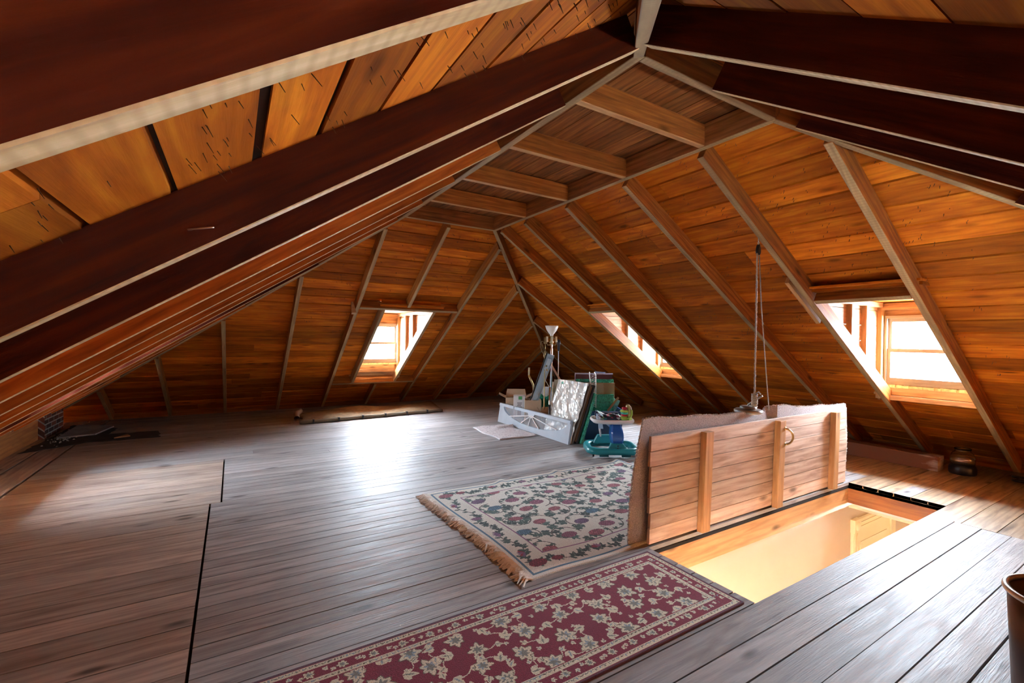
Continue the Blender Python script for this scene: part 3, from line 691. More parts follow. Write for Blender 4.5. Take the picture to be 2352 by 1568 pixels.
def rug_mesh(name, cv, org, hfun, warp=None, rough=.95):
    nx, ny = cv.nx, cv.ny; xs = np.linspace(0, nx*cv.res, nx+1); ys_ = np.linspace(0, ny*cv.res, ny+1)
    XX, YY = np.meshgrid(xs, ys_); ZZ = hfun(XX, YY)
    WX, WY = (XX, YY) if warp is None else warp(XX, YY)
    V = np.stack([WX+org[0], WY+org[1], ZZ+org[2]], -1).reshape(-1, 3)
    idx = np.arange((nx+1)*(ny+1)).reshape(ny+1, nx+1)
    Fc = np.stack([idx[:-1, :-1], idx[:-1, 1:], idx[1:, 1:], idx[1:, :-1]], -1).reshape(-1, 4)
    # skirt + underside
    ring = np.concatenate([idx[0, :], idx[1:, -1], idx[-1, -2::-1], idx[-2:0:-1, 0]]); nv = len(V)
    V2 = V[ring].copy(); V2[:, 2] = org[2]-.002; V = np.vstack([V, V2]); k = len(ring); r0 = nv+np.arange(k)
    sk_ = [(ring[(i+1) % k], ring[i], nv+i, nv+(i+1) % k) for i in range(k)]
    me = bpy.data.meshes.new(name); faces = Fc.tolist()+[tuple(int(q) for q in f) for f in sk_]
    me.from_pydata(V.tolist(), [], faces); nf = len(Fc)
    cols = np.ones((len(faces), 4), dtype=np.float32); cols[:nf, :3] = cv.a.reshape(-1, 3); cols[nf:, :3] = cv.a[0, 0]
    at = me.attributes.new('weave', 'FLOAT_COLOR', 'CORNER'); loops = np.repeat(cols, 4, axis=0); at.data.foreach_set('color', loops.ravel())
    me.polygons.foreach_set('use_smooth', [True]*len(faces))
    m, nt, b, N, L = new_mat(name+' weave'); b.inputs['Roughness'].default_value = rough; b.inputs['Specular IOR Level'].default_value = .15
    b.inputs['Sheen Weight'].default_value = .15
    at_ = N.new('ShaderNodeAttribute'); at_.attribute_name = 'weave'
    tc = N.new('ShaderNodeTexCoord'); no = N.new('ShaderNodeTexNoise'); no.inputs['Scale'].default_value = 260; no.inputs['Detail'].default_value = 3; L.new(tc.outputs['Object'], no.inputs['Vector'])
    r = N.new('ShaderNodeValToRGB'); r.color_ramp.elements[0].color = (.62, .62, .62, 1); r.color_ramp.elements[1].color = (1.15, 1.15, 1.15, 1); r.color_ramp.elements[0].position = .35; r.color_ramp.elements[1].position = .65
    L.new(no.outputs['Fac'], r.inputs[0]); mx = N.new('ShaderNodeMix'); mx.data_type = 'RGBA'; mx.blend_type = 'MULTIPLY'; mx.inputs[0].default_value = 1
    L.new(at_.outputs['Color'], mx.inputs[6]); L.new(r.outputs[0], mx.inputs[7]); L.new(mx.outputs[2], b.inputs['Base Color'])
    bp = N.new('ShaderNodeBump'); bp.inputs['Strength'].default_value = .7; bp.inputs['Distance'].default_value = .004; L.new(no.outputs['Fac'], bp.inputs['Height']); L.new(bp.outputs[0], b.inputs['Normal'])
    me.materials.append(m)
    o = bpy.data.objects.new(name, me); COL.objects.link(o); return o
# grape-vine rug
rr = random.Random(21)
CREAM = (.84, .84, .76); GREEN = (.055, .11, .10); DGREEN = (.03, .06, .06); BLUE = (.10, .22, .33); PINK = (.42, .13, .17); PURP = (.20, .12, .24); RED = (.30, .03, .07); STEM = (.13, .12, .11); MAUV = (.30, .14, .26)
cv = Cv(2.40, 1.70, .0058, CREAM)
def vleaf(x, y, s, th, c=GREEN):
    for a, l in ((0, 1), (.75, .8), (-.75, .8), (1.5, .55), (-1.5, .55)): cv.leafe(x, y, s*l, s*.2, th+a, c)
    cv.line([(x, y), (x+s*.7*math.cos(th), y+s*.7*math.sin(th))], .003, (.22, .3, .27))
def grapes(x, y, s, c, th=0):
    dk_ = tuple(q*.45 for q in c); cv.ell(x, y, s*1.05, s*.68, th, dk_)
    for i in range(-3, 4):
        for j in range(-2, 3):
            u = i*s*.3+(j % 2)*s*.15; v = j*s*.27
            if (u/s)**2+(v/(s*.62))**2 < .95: cv.ell(x+u*math.cos(th)-v*math.sin(th), y+u*math.sin(th)+v*math.cos(th), s*.125, s*.105, th, c if rr.random() < .7 else tuple(min(1, q*1.5) for q in c))
gx = np.linspace(.33, 2.07, 9); gy = np.linspace(.33, 1.37, 5)
for i, x in enumerate(gx):
    for j, y in enumerate(gy):
        cx_, cy_ = x+rr.uniform(-.03, .03), y+(.08 if i % 2 else -.04); ph = rr.uniform(0, 6.28); sg = 1 if (i+j) % 2 else -1; R_ = .145
        pts = [(cx_+R_*(1-t*.055)*math.cos(ph+sg*t*.42), cy_+R_*(1-t*.055)*math.sin(ph+sg*t*.42)) for t in range(15)]
        cv.line(pts, .0055, STEM)
        for t in range(1, 14, 2):
            px_, py_ = pts[t]; a = ph+sg*t*.42+rr.choice((0, PI))+rr.uniform(-.5, .5)
            cv.line([(px_, py_), (px_+.03*math.cos(a), py_+.03*math.sin(a))], .003, STEM)
            if rr.random() < .5: vleaf(px_+.02*math.cos(a), py_+.02*math.sin(a), rr.uniform(.055, .085), a, rr.choice((GREEN, DGREEN, (.07, .14, .13))))
            else:
                cv.leafe(px_, py_, .045, .010, a, GREEN); cv.leafe(px_, py_, .04, .009, a+.9, GREEN)
        c = rr.choice((PINK, PINK, PURP, BLUE, (.35, .12, .2), MAUV)); grapes(pts[14][0], pts[14][1], rr.uniform(.055, .075), c, rr.uniform(-.3, .3))
cv.border(0, .235, CREAM)
# border vine
def wave_border(x0, y0, x1, y1):
    L_ = math.hypot(x1-x0, y1-y0); ux, uy = (x1-x0)/L_, (y1-y0)/L_; nx_, ny_ = -uy, ux; n_ = int(L_/.02); P_ = []
    for i in range(n_+1):
        t = i*L_/n_; o_ = .028*math.sin(t*2*PI/.34); P_.append((x0+ux*t+nx_*o_, y0+uy*t+ny_*o_))
    cv.line(P_, .005, STEM)
    for i in range(0, n_, 2):
        a = math.atan2(uy, ux)+(1 if i % 4 else -1)*rr.uniform(.7, 1.5); px_, py_ = P_[i]
        if rr.random() < .55: vleaf(px_, py_, rr.uniform(.05, .07), a, rr.choice((GREEN, DGREEN)))
        else: cv.leafe(px_, py_, .05, .012, a, GREEN)
    for i in range(8, n_, 17):
        px_, py_ = P_[i]; c = rr.choice((PURP, RED, MAUV))
        if rr.random() < .5: grapes(px_, py_, .042, c)
        else:
            for q in range(-2, 3): cv.leafe(px_, py_, .055, .011, q*.5+math.atan2(uy, ux)+PI/2, rr.choice((PURP, MAUV, RED)))
W_, H_ = 2.40, 1.70
wave_border(.13, .13, W_-.13, .13); wave_border(.13, H_-.13, W_-.13, H_-.13); wave_border(.13, .13, .13, H_-.13); wave_border(W_-.13, .13, W_-.13, H_-.13)
for cx_, cy_ in ((.14, .14), (W_-.14, .14), (.14, H_-.14), (W_-.14, H_-.14)): grapes(cx_, cy_, .065, RED if cy_ < 1 else PINK)
cv.border(.235, .247, MAUV); cv.border(.03, .052, BLUE)
def h1(X, Y):
    z = .010+.004*np.sin(X*5+1)*np.sin(Y*4)+.0
    z += .022*np.exp(-((X-.75-.3*(Y-1.6))/.05)**2)*np.clip((Y-1.5)/.2, 0, 1)+.02*np.exp(-((X-1.45)/.045)**2)*np.clip((Y-1.5)/.2, 0, 1)
    z += .02*np.exp(-((X-2.36)/.05)**2)*np.clip((Y-1.2)/.4, 0, 1)
    return z
rug = rug_mesh('rug', cv, (1.53, 2.235, .002), h1, lambda X, Y: (X+.03*(Y/1.7-1)*-1*0+.02*np.sin(Y*3)-.02*(1-X/2.4)*0, Y+.008*np.sin(X*8)+.02*np.clip((.8-X)/.8, 0, 1)*0))
tag(rug, 'cream rug with grape vines and blue border lying by the open trapdoor', 'rug')
fz = MB(); rr = random.Random(4)
for i in range(330):
    y0 = 2.235+1.70*i/330; x0 = 1.535+.02*math.sin((y0-2.235)*3); L_ = rr.uniform(.07, .12); a = PI+rr.uniform(-.6, .6); z0 = .012
    a2 = a+rr.uniform(-.7, .7)
    tube_mb(fz, [(x0, y0, z0), (x0+L_*.5*math.cos(a), y0+L_*.5*math.sin(a), z0+rr.uniform(-.002, .010)), (x0+L_*.5*math.cos(a)+L_*.5*math.cos(a2), y0+L_*.5*math.sin(a)+L_*.5*math.sin(a2), .006)], [.006, .007, .004], 5)
f_ = fz.build('fringe', flat('cream fringe', (.92, .89, .82), .95, var=.08, vscale=60), rug); f_['kind'] = 'stuff'
# burgundy runner
rr = random.Random(99)
WINE = (.24, .016, .048); IV = (.78, .72, .56); GRY = (.24, .25, .22); LBL = (.30, .38, .44); BRN = (.16, .12, .08)
cv = Cv(3.00, .69, .0044, WINE)
def bloom(x, y, s, th):
    n_ = 7
    for i in range(n_): cv.leafe(x, y, s*(1 if i % 2 else .8), s*.26, th+i*2*PI/n_, BRN)
    for i in range(n_): cv.leafe(x, y, s*(1 if i % 2 else .8)*.92, s*.21, th+i*2*PI/n_, IV)
    for i in range(n_): cv.leafe(x, y, s*.5, s*.10, th+i*2*PI/n_, rr.choice((LBL, GRY, GRY)))
    cv.ell(x, y, s*.2, s*.15, th, GRY)
def lf(x, y, s, th):
    for a, l in ((0, 1), (.7, .7), (-.7, .7)): cv.leafe(x, y, s*l, s*.2, th+a, IV)
    cv.leafe(x, y, s*.7, s*.07, th, LBL if rr.random() < .5 else GRY)
for i in range(26):
    for j in range(4):
        x = .05+i*.117+(j % 2)*.058+rr.uniform(-.018, .018); y = .17+j*.118+rr.uniform(-.015, .015); th = rr.uniform(0, 6.28)
        pts = [(x+.07*math.cos(th+q*.25)*q/4, y+.055*math.sin(th+q*.25)*q/4) for q in range(6)]
        cv.line(pts, .0028, IV)
        if (i+j) % 2: bloom(x, y, rr.uniform(.055, .072), th)
        else: lf(x, y, rr.uniform(.055, .07), th)
        lf(pts[-1][0], pts[-1][1], rr.uniform(.036, .05), th+1); lf(x+rr.uniform(-.05, .05), y+rr.uniform(-.05, .05), .028, rr.uniform(0, 6))
for d0, d1, c in ((0, .135, WINE), (0, .012, (.12, .05, .08)), (.014, .044, IV), (.105, .130, IV)): cv.border(d0, d1, c, 'tbr')
for (y_, ) in ((.029,), (.118,), (.69-.029,), (.69-.118,)):
    x = .02
    while x < 2.95: cv.ell(x, y_, .008, .004, rr.uniform(0, 3), rr.choice((GRY, BRN, LBL))); cv.ell(x+.012, y_+.003, .005, .003, 0, GRY); x += .026
for x_ in (2.97, 2.88):
    y_ = .02
    while y_ < .67: cv.ell(x_, y_, .004, .008, 0, GRY); y_ += .026
for side in (.075, .69-.075):
    x = .06
    while x < 2.86: bloom(x, side, .030, rr.uniform(0, 6)); lf(x+.06, side, .028, rr.uniform(0, 6)); lf(x+.10, side, .026, rr.uniform(0, 6)); x += .135
y_ = .1
while y_ < .62: lf(2.925, y_, .028, rr.uniform(0, 6)); bloom(2.925, y_+.045, .024, 0); y_ += .09
cv.border(.046, .050, WINE, 'tbr')
run = rug_mesh('rug', cv, (2.415-3.0, 1.455, .002), lambda X, Y: .009+.0015*np.sin(X*6)*np.sin(Y*9))
tag(run, 'burgundy runner rug with ivory flowers along the near side of the stair opening', 'rug')
# small white rag rug by the stored window
rr = random.Random(31)
cv = Cv(.62, .95, .011, (.80, .76, .78))
for i in range(2600): cv.ell(rr.uniform(0, .62), rr.uniform(0, .95), rr.uniform(.004, .012), .005, rr.uniform(0, 3), rr.choice(((.88, .85, .86), (.45, .35, .41), (.78, .72, .75), (.9, .88, .88), (.85, .8, .82))))
sr = rug_mesh('rag_rug', cv, (3.24, 5.56, .002), lambda X, Y: .012+.006*np.sin(X*23)*np.sin(Y*19)+.035*np.exp(-((Y-.72)/.05)**2)*np.clip((X-.25)/.2, 0, 1), lambda X, Y: (X+.02*np.sin(Y*9)+.04*(Y-.4), Y+.02*np.sin(X*9)))
tag(sr, 'small white and mauve rag rug on the floor in front of the grey arched window', 'rug')
# ---------------------------------------------------------------- stored things at the back: frame turned by the camera yaw
RZ = -YAW
def rot(o, loc, rz=RZ, rx=0, ry=0): o.location = loc; o.rotation_euler = (rx, ry, rz); return o
M_PALEBLUE = flat('pale grey-blue paint', (.50, .57, .64), .4, var=.05, bump=.1)
M_CLEAR = bpy.data.materials.new('thin clear pane'); M_CLEAR.use_nodes = True
_n = M_CLEAR.node_tree.nodes['Principled BSDF']; _n.inputs['Base Color'].default_value = (.75, .82, .92, 1); _n.inputs['Alpha'].default_value = .2; _n.inputs['Roughness'].default_value = .08
M_CARD = flat('cardboard', (.42, .27, .15), .85, var=.12, bump=.15)
M_CARDL = flat('pale cardboard', (.55, .42, .29), .85, var=.1, bump=.15)
M_WHITE = flat('white card', (.72, .76, .80), .6, var=.04)
M_CHROME = flat('chrome', (.75, .75, .76), .15, 1, var=.03)
M_BLACK = flat('black', (.015, .015, .018), .4)
# arched transom window lying on its long side, y 4.85..6.80
tw = empty('transom_window', (3.90, 5.84, 0), 0, 'long grey-blue fanlight window with arched glass leaning before the stored boxes', 'window')
TL, TH, TT = 1.93, .325, .035
def tp(a, b, d): return (-.0+d+b*.15, -TL/2+a, b*.985+.003)   # a along y, b up, d depth
out = [(0, 0), (TL, 0), (TL, TH), (0, TH)]
def arc(n_=28, x0=.06, x1=TL-.13, top=TH-.045, dep=.20):
    cx_ = (x0+x1)/2; rx = (x1-x0)/2
    return [(cx_+rx*math.cos(PI+PI*i/n_), top+dep*math.sin(PI+PI*i/n_)) for i in range(n_+1)]
ar = arc(); mb = MB()
for d0, d1 in ((0, TT),):
    # bottom panel strips following the arch
    for (a0, b0_), (a1, b1_) in zip(ar, ar[1:]):
        mb.prism([tp(a0, 0, d0), tp(a1, 0, d0), tp(a1, b1_, d0), tp(a0, b0_, d0)], [tp(a0, 0, d1), tp(a1, 0, d1), tp(a1, b1_, d1), tp(a0, b0_, d1)], .5)
    for a0, a1 in ((0, ar[0][0]), (ar[-1][0], TL)):
        mb.prism([tp(a0, 0, d0), tp(a1, 0, d0), tp(a1, TH-.045, d0), tp(a0, TH-.045, d0)], [tp(a0, 0, d1), tp(a1, 0, d1), tp(a1, TH-.045, d1), tp(a0, TH-.045, d1)], .5)
    mb.prism([tp(0, TH-.045, d0-.012), tp(TL, TH-.045, d0-.012), tp(TL, TH, d0-.012), tp(0, TH, d0-.012)], [tp(0, TH-.045, d1), tp(TL, TH-.045, d1), tp(TL, TH, d1), tp(0, TH, d1)], .5)
mb.build('frame', M_PALEBLUE, tw)
mb = MB(); mb.prism([tp(a, b, .014) for a, b in ar], [tp(a, b, .019) for a, b in ar], .5); mb.build('glass', M_CLEAR, tw)
cx_ = (ar[0][0]+ar[-1][0])/2+.03; topb = TH-.045
M_SPOKE = flat('white spoke', (.72, .70, .68), .4)
for a, l in ((PI+.16, .62), (PI+.62, .30), (PI+1.75, .20), (PI+2.55, .33), (2*PI-.18, .60)):
    p = (cx_, topb-.035); e = (cx_+l*math.cos(a)*1.0, topb-.035+l*math.sin(a)*.9)
    # clip on the ellipse
    t = 1.0
    for q in np.linspace(0, 1.6, 200):
        u = cx_+l*math.cos(a)*q; v = topb-.035+l*math.sin(a)*q*.9
        if ((u-(ar[0][0]+ar[-1][0])/2)/((ar[-1][0]-ar[0][0])/2))**2+((v-topb)/.20)**2 > 1: t = q; break
    e = (cx_+l*math.cos(a)*t, topb-.035+l*math.sin(a)*.9*t)
    m2 = MB(); m2.beam(tp(p[0], p[1], .004), tp(e[0], e[1], .004), .014, .012, (-1, 0, .15)); m2.build('spoke', M_SPOKE, tw)
mb = MB(); hub = [(cx_+.09*math.cos(PI+PI*i/12), topb+.006+.075*math.sin(PI+PI*i/12)) for i in range(13)]
mb.prism([tp(a, b, -.006) for a, b in hub], [tp(a, b, .01) for a, b in hub], .5); mb.build('hub', M_PALEBLUE, tw)
# foil/paper wrapped picture leaning, with crumpled sheet
rr = random.Random(12)
def lean(a, b, d, x0=3.975, dx=.235, H=.82, ya=4.87, yb=5.53, shift=-.09):
    """a along the board 0..1, b up 0..1, d out of the face"""
    nx_, nz_ = -H/math.hypot(dx, H), dx/math.hypot(dx, H)
    return (x0+dx*b+nx_*d, ya+(yb-ya)*a+shift*b, .004+H*b+nz_*d)
wp = empty('wrapped_picture', (0, 0, 0), 0, 'large picture wrapped in crumpled silvery white plastic sheet, leaning behind grey window', 'picture')
M_WRAP = flat('silvery wrap', (.66, .65, .60), .32, .1, var=.08, vscale=5, spec=.7)
n_ = 34; m_ = 46; rows_ = []
for j in range(m_+1):
    r = []
    for i in range(n_+1):
        a, b = i/n_, j/m_
        f = .012*abs(math.sin(a*9+1.4*math.sin(b*5)))+.008*abs(math.sin(a*15-b*7+2*math.sin(b*8)))+.008*abs(math.sin(b*7+a*4))+.006*math.sin(b*26+a*14)*math.exp(-((b-.30)/.12)**2)*2+rr.uniform(-.0022, .0022)
        r.append(lean(a, b, .028+f))
    rows_.append(r)
sheet('plastic_sheet', rows_, M_WRAP, wp, .004, (1, 0, 0))
def slab(name, d0, d1, mat, parent, a0=0, a1=1, b0_=0, b1_=1, **kw):
    mb = MB(); q = [(a0, b0_), (a1, b0_), (a1, b1_), (a0, b1_)]; mb.prism([lean(a, b, d0, **kw) for a, b in q], [lean(a, b, d1, **kw) for a, b in q], .5); return mb.build(name, mat, parent)
slab('picture_frame', -.012, .018, flat('brown frame', (.20, .14, .10), .5), wp)
slab('top_band', .030, .040, flat('silver band', (.55, .60, .63), .35, .3), wp, 0, 1, .955, 1.0)
slab('tape', .040, .043, flat('green tape', (.10, .50, .33), .4), wp, .78, .97, .93, .99)
pc = empty('framed_picture', (0, 0, 0), 0, 'dark framed picture leaning just behind the wrapped picture', 'picture')
kw = dict(x0=4.035, dx=.235, H=.80, ya=4.84, yb=5.55, shift=-.07)
slab('frame', -.014, .014, M_BLACK, pc, **kw); slab('backing', .0145, .018, M_CARD, pc, .03, .97, .03, .97, **kw)
M_BUBBLE = flat('green bubble wrap', (.03, .34, .21), .2, var=.55, vscale=45, bump=1.0, bscale=90, spec=.8)
bw = MB(); kw = dict(x0=4.085, dx=.225, H=.74, ya=4.80, yb=5.50, shift=-.03)
q = [(0, 0), (1, 0), (1, .98), (0, .93)]; bw.prism([lean(a, b, -.02, **kw) for a, b in q], [lean(a, b, .022, **kw) for a, b in q], .5)
tag(bw.build('bubble_wrapped_picture', M_BUBBLE, bevel=.008), 'picture in green bubble wrap leaning between the wrapped picture and the blue tub', 'picture')
# navy tub
def local_box(name, root, x0, x1, y0, y1, z0, z1, mat, bevel=.0, tint=.5):
    mb = MB(); mb.box(x0, x1, y0, y1, z0, z1, None, tint); return mb.build(name, mat, root, bevel=bevel)
M_NAVY = flat('navy plastic', (.008, .035, .10), .3, var=.2)
tub = rot(empty('storage_tub', (0, 0, 0), 0, 'navy blue plastic storage tub standing behind the baby walker', 'tub'), (4.60, 5.06, .002))
mb = MB()
def tub_shell(mb, w0, w1, d0, d1, h, t):
    for sx, sy in ((1, 0), (-1, 0), (0, 1), (0, -1)):
        if sx: b = [(sx*w0/2, -d0/2, 0), (sx*w0/2, d0/2, 0), (sx*w1/2, d1/2, h), (sx*w1/2, -d1/2, h)]; o_ = (-sx*t, 0, 0)
        else: b = [(-w0/2, sy*d0/2, 0), (w0/2, sy*d0/2, 0), (w1/2, sy*d1/2, h), (-w1/2, sy*d1/2, h)]; o_ = (0, -sy*t, 0)
        mb.prism(b, [tuple(np.array(p)+o_) for p in b], .5)
    mb.box(-w0/2, w0/2, -d0/2, d0/2, 0, .006)
tub_shell(mb, .58, .66, .36, .42, .40, .008); mb.build('body', M_NAVY, tub)
mb = MB(); 
for a in ((-.345, .345, -.225, -.205), (-.345, .345, .205, .225), (-.345, -.325, -.205, .205), (.325, .345, -.205, .205)): mb.box(a[0], a[1], a[2], a[3], .385, .415)
mb.build('rim', M_NAVY, tub, bevel=.004)
# tall things standing in the tub (frame x right, y away)
def stand(name, label, cat, x, y, wd, z0, z1, th, mat, lean_=.0, rzz=0.0, bevel=.002):
    c, s_ = math.cos(RZ), math.sin(RZ); L0 = (4.60+x*c-y*s_, 5.06+x*s_+y*c, z0)
    r = empty(name, (0, 0, 0), 0, label, cat); rot(r, L0, RZ, lean_, rzz); return r
MAR = flat('maroon cover', (.10, .022, .025), .4); M_LAV = flat('lavender edge', (.45, .42, .50), .5); M_BLUEF = flat('light blue folder', (.30, .42, .62), .4)
r = stand('portfolio', 'maroon picture with green bubble wrap round its middle standing tallest in tub', 'picture', -.045, .13, .56, .02, .9, .03, MAR)
local_box('cover', r, -.275, .275, -.012, .012, 0, .90, MAR, .003); local_box('edge_strip', r, -.282, .282, -.014, .014, .895, .912, M_LAV); local_box('edge_strip', r, -.286, -.276, -.014, .014, .6, .9, M_LAV)
local_box('bubble_sleeve', r, -.27, .295, -.022, .018, .30, .825, M_BUBBLE, .006)
r = stand('folder', 'pale blue folder sticking up behind the maroon picture', 'folder', -.02, .17, .3, .02, .9, .01, M_BLUEF, 0, .06); local_box('cover', r, -.06, .10, -.004, .004, 0, .935, M_BLUEF)
r = stand('cardboard_sheet', 'brown cardboard sheet standing in tub before the maroon picture', 'cardboard', .03, .07, .5, .02, .8, .02, M_CARD); local_box('sheet', r, -.255, .225, -.006, .006, 0, .775, M_CARD)
r = stand('cork_board', 'speckled cork board leaning in front of the brown cardboard sheet', 'board', .005, .045, .3, .02, .8, .02, M_CARD, 0, -.07); local_box('sheet', r, -.10, .13, -.005, .005, 0, .76, flat('speckled cork', (.48, .36, .24), .9, var=.4, vscale=180), .001)
for i in range(3): local_box('pencil_mark', r, -.06+i*.035, -.053+i*.035, -.0075, -.005, .635+.004*i, .665, M_BLACK)
r = stand('bubble_wrapped_picture', 'flat picture in green bubble wrap standing lowest in front of the tub', 'picture', .06, -.0, .4, .02, .7, .02, M_BUBBLE); local_box('sleeve', r, -.20, .17, -.016, .016, 0, .615, M_BUBBLE, .008); 
mb = MB(); mb.prism([(.16, .0, .35), (.19, .0, .35), (.265, .0, .52), (.16, .0, .56)], [(.16, .02, .35), (.19, .02, .35), (.265, .02, .52), (.16, .02, .56)], .5); mb.build('loose_corner', flat('teal wrap', (.18, .48, .45), .3, var=.4, vscale=40), r)
M_LACE = flat('white lace', (.75, .74, .70), .7)
r = stand('lace_strip', 'white crocheted strip hanging over the pictures in the tub', 'ribbon', -.07, -.035, .1, .02, .95, .02, M_LACE)
mb = MB()
for q in (-.045, .028):
    tube_mb(mb, [(q, -.02, .42), (q-.005, -.02, .7), (q-.02 if q < 0 else q-.005, .02, .90), (q-.01, .09, .93)], .008, 6)
for i in range(26):
    z = .43+i*.0185; tube_mb(mb, [(-.045, -.021, z), (-.008+.02*math.sin(i*2.1), -.021, z+.02), (.028, -.021, z+.004)], .0035, 5)
mb.build('lace', M_LACE, r, smooth=True)
r = stand('wooden_stick', 'short flat wooden stick poking out right of the tub', 'stick', .0, 0, .1, .0, .95, .02, M_CARD)
mb = MB(); mb.beam((.13, -.06, .40), (.285, -.06, .60), .03, .012, (0, -1, 0)); mb.build('stick', W_BATTEN, r)
r.location = r.location
# big open cardboard box behind foil picture
def carton(name, label, loc, w_, d_, h_, mat, rz=RZ, flaps=(1, 1, 1, 1), fl_=.14, ang=(.5, .6, .4, .7), gap=.0):
    r = rot(empty(name, (0, 0, 0), 0, label, 'box'), loc, rz); mb = MB(); t = .005
    for a in ((-w_/2, w_/2, -d_/2, -d_/2+t), (-w_/2, w_/2, d_/2-t, d_/2), (-w_/2, -w_/2+t, -d_/2+t, d_/2-t), (w_/2-t, w_/2, -d_/2+t, d_/2-t)): mb.box(*a, 0, h_)
    mb.box(-w_/2, w_/2, -d_/2, d_/2, 0, .005); mb.build('walls', mat, r)
    sides = (((-w_/2, -d_/2), (w_/2, -d_/2), (0, -1)), ((w_/2, -d_/2), (w_/2, d_/2), (1, 0)), ((w_/2, d_/2), (-w_/2, d_/2), (0, 1)), ((-w_/2, d_/2), (-w_/2, -d_/2), (-1, 0)))
    for k_, ((xa, ya), (xb, yb), (nx_, ny_)) in enumerate(sides):
        if not flaps[k_]: continue
        c_, s_ = math.cos(ang[k_]), math.sin(ang[k_]); o1 = np.array((nx_*c_*fl_, ny_*c_*fl_, s_*fl_)); sh = np.array((yb-ya, -(xb-xa), 0)); tng = np.array((xb-xa, yb-ya, 0)); tng = tng/np.linalg.norm(tng)*.02
        A = np.array((xa, ya, h_)); B_ = np.array((xb, yb, h_)); q = [A, B_, B_+o1-tng, A+o1+tng]; n3 = np.cross(B_-A, o1); n3 = n3/np.linalg.norm(n3)*.004
        f = MB(); f.prism([tuple(p) for p in q], [tuple(p+n3) for p in q], .5); f.build('flap', mat, r)
    return r
carton('cardboard_box', 'large pale open cardboard box hidden behind the wrapped picture', (4.66, 5.78, .002), .62, .40, .60, M_CARDL, RZ, (1, 0, 1, 1), .22, (1.2, 1, .5, 1.05))
carton('cardboard_box', 'open tan cardboard box farthest left, behind the white printed box', (4.22, 6.73, .002), .36, .30, .42, M_CARDL, RZ, (0, 1, 1, 1), .13, (.9, .5, 1.0, .45))
wb_ = carton('printed_box', 'small white box with green tape and grey print at left end of pile', (4.05, 6.36, .002), .19, .18, .49, M_WHITE, RZ, (0, 0, 0, 0))
local_box('top_panel', wb_, -.095, .095, -.09, .09, .49, .494, M_WHITE); local_box('green_label', wb_, -.015, .045, -.0925, -.090, .435, .489, flat('green label', (.08, .42, .16), .5))
for i in range(4): local_box('print_line', wb_, -.035+.006*(i % 2), .045-.008*(i % 3), -.0915, -.090, .375-.022*i, .386-.022*i, flat('grey print', (.16, .16, .20), .7))
local_box('print_mark', wb_, -.03, .03, -.0915, -.090, .18, .26, flat('print brown', (.22, .18, .2), .7))
carton('cardboard_box', 'tan cardboard box beside the white printed one under the leaning mirror', (4.11, 6.05, .002), .26, .22, .46, M_CARDL, RZ, (0, 0, 0, 0))
carton('cardboard_box', 'small low brown box with open flaps between window and wrapped picture', (4.12, 5.62, .002), .24, .14, .30, M_CARD, RZ, (0, 1, 1, 1), .10, (.6, 1.0, .9, 1.0))
b = rot(empty('bubble_wrap_bundle', (0, 0, 0), 0, 'crumpled green bubble wrap stuffed between boxes and the lamp poles', 'bubble wrap'), (4.37, 6.04, .0))
mb = MB(); rr = random.Random(2); n_ = 12; G = [[(-.16+.32*i/n_, .02*math.sin(i*1.3+j), .30+.24*j/8+.03*math.sin(i*.9)-.05*(i/n_)) for i in range(n_+1)] for j in range(9)]
sheet('sheet', G, M_BUBBLE, b, .03)
local_box('base_pad', b, -.14, .14, -.02, .04, .0, .30, M_CARD)
p_ = rot(empty('white_panel', (0, 0, 0), 0, 'white panel edge standing behind the green bubble wrap bundle', 'panel'), (4.46, 6.20, .0)); local_box('panel', p_, -.10, .12, -.01, .01, 0, .60, M_WHITE, .002); local_box('top_rail', p_, -.11, .13, -.02, .02, .60, .635, M_WHITE)
# leaning narrow mirror
def bar3(name, root, P_, Q_, side, w_, d_, mat, off=0, bevel=.002):
    P_ = Vector(P_); Q_ = Vector(Q_); d = (Q_-P_).normalized(); sd = Vector(side).normalized(); n3 = sd.cross(d).normalized()
    if n3.dot(Vector((-.52, -.85, 0))) < 0: n3 = -n3
    mb = MB(); a = [P_-sd*w_/2+n3*off, P_+sd*w_/2+n3*off, Q_+sd*w_/2+n3*off, Q_-sd*w_/2+n3*off]; mb.prism(a, [q+n3*d_ for q in a], .5); return mb.build(name, mat, root, bevel=bevel)
mr = empty('narrow_mirror', (0, 0, 0), 0, 'long narrow silver framed mirror leaning diagonally against the lamps', 'mirror')
P_, Q_ = (3.965, 6.0, .06), (4.165, 5.685, 1.20); sdv = (.80, -.50, -.25)
P_ = (4.06, 6.12, .10); Q_ = (4.175, 5.665, 1.20)
bar3('frame', mr, P_, Q_, sdv, .11, .022, flat('silver blue frame', (.38, .46, .52), .3, .5))
bar3('mirror_glass', mr, Vector(P_)+Vector((.004, -.004, .02)), Vector(Q_)-Vector((.012, -.014, .06)), sdv, .062, .003, flat('grey mirror', (.62, .72, .76), .18, .8), .022)
bar3('dark_edge', mr, Vector(P_)+Vector((-.062, .038, .02)), Vector(Q_)+Vector((-.058, .036, .015)), sdv, .014, .02, M_BLACK)
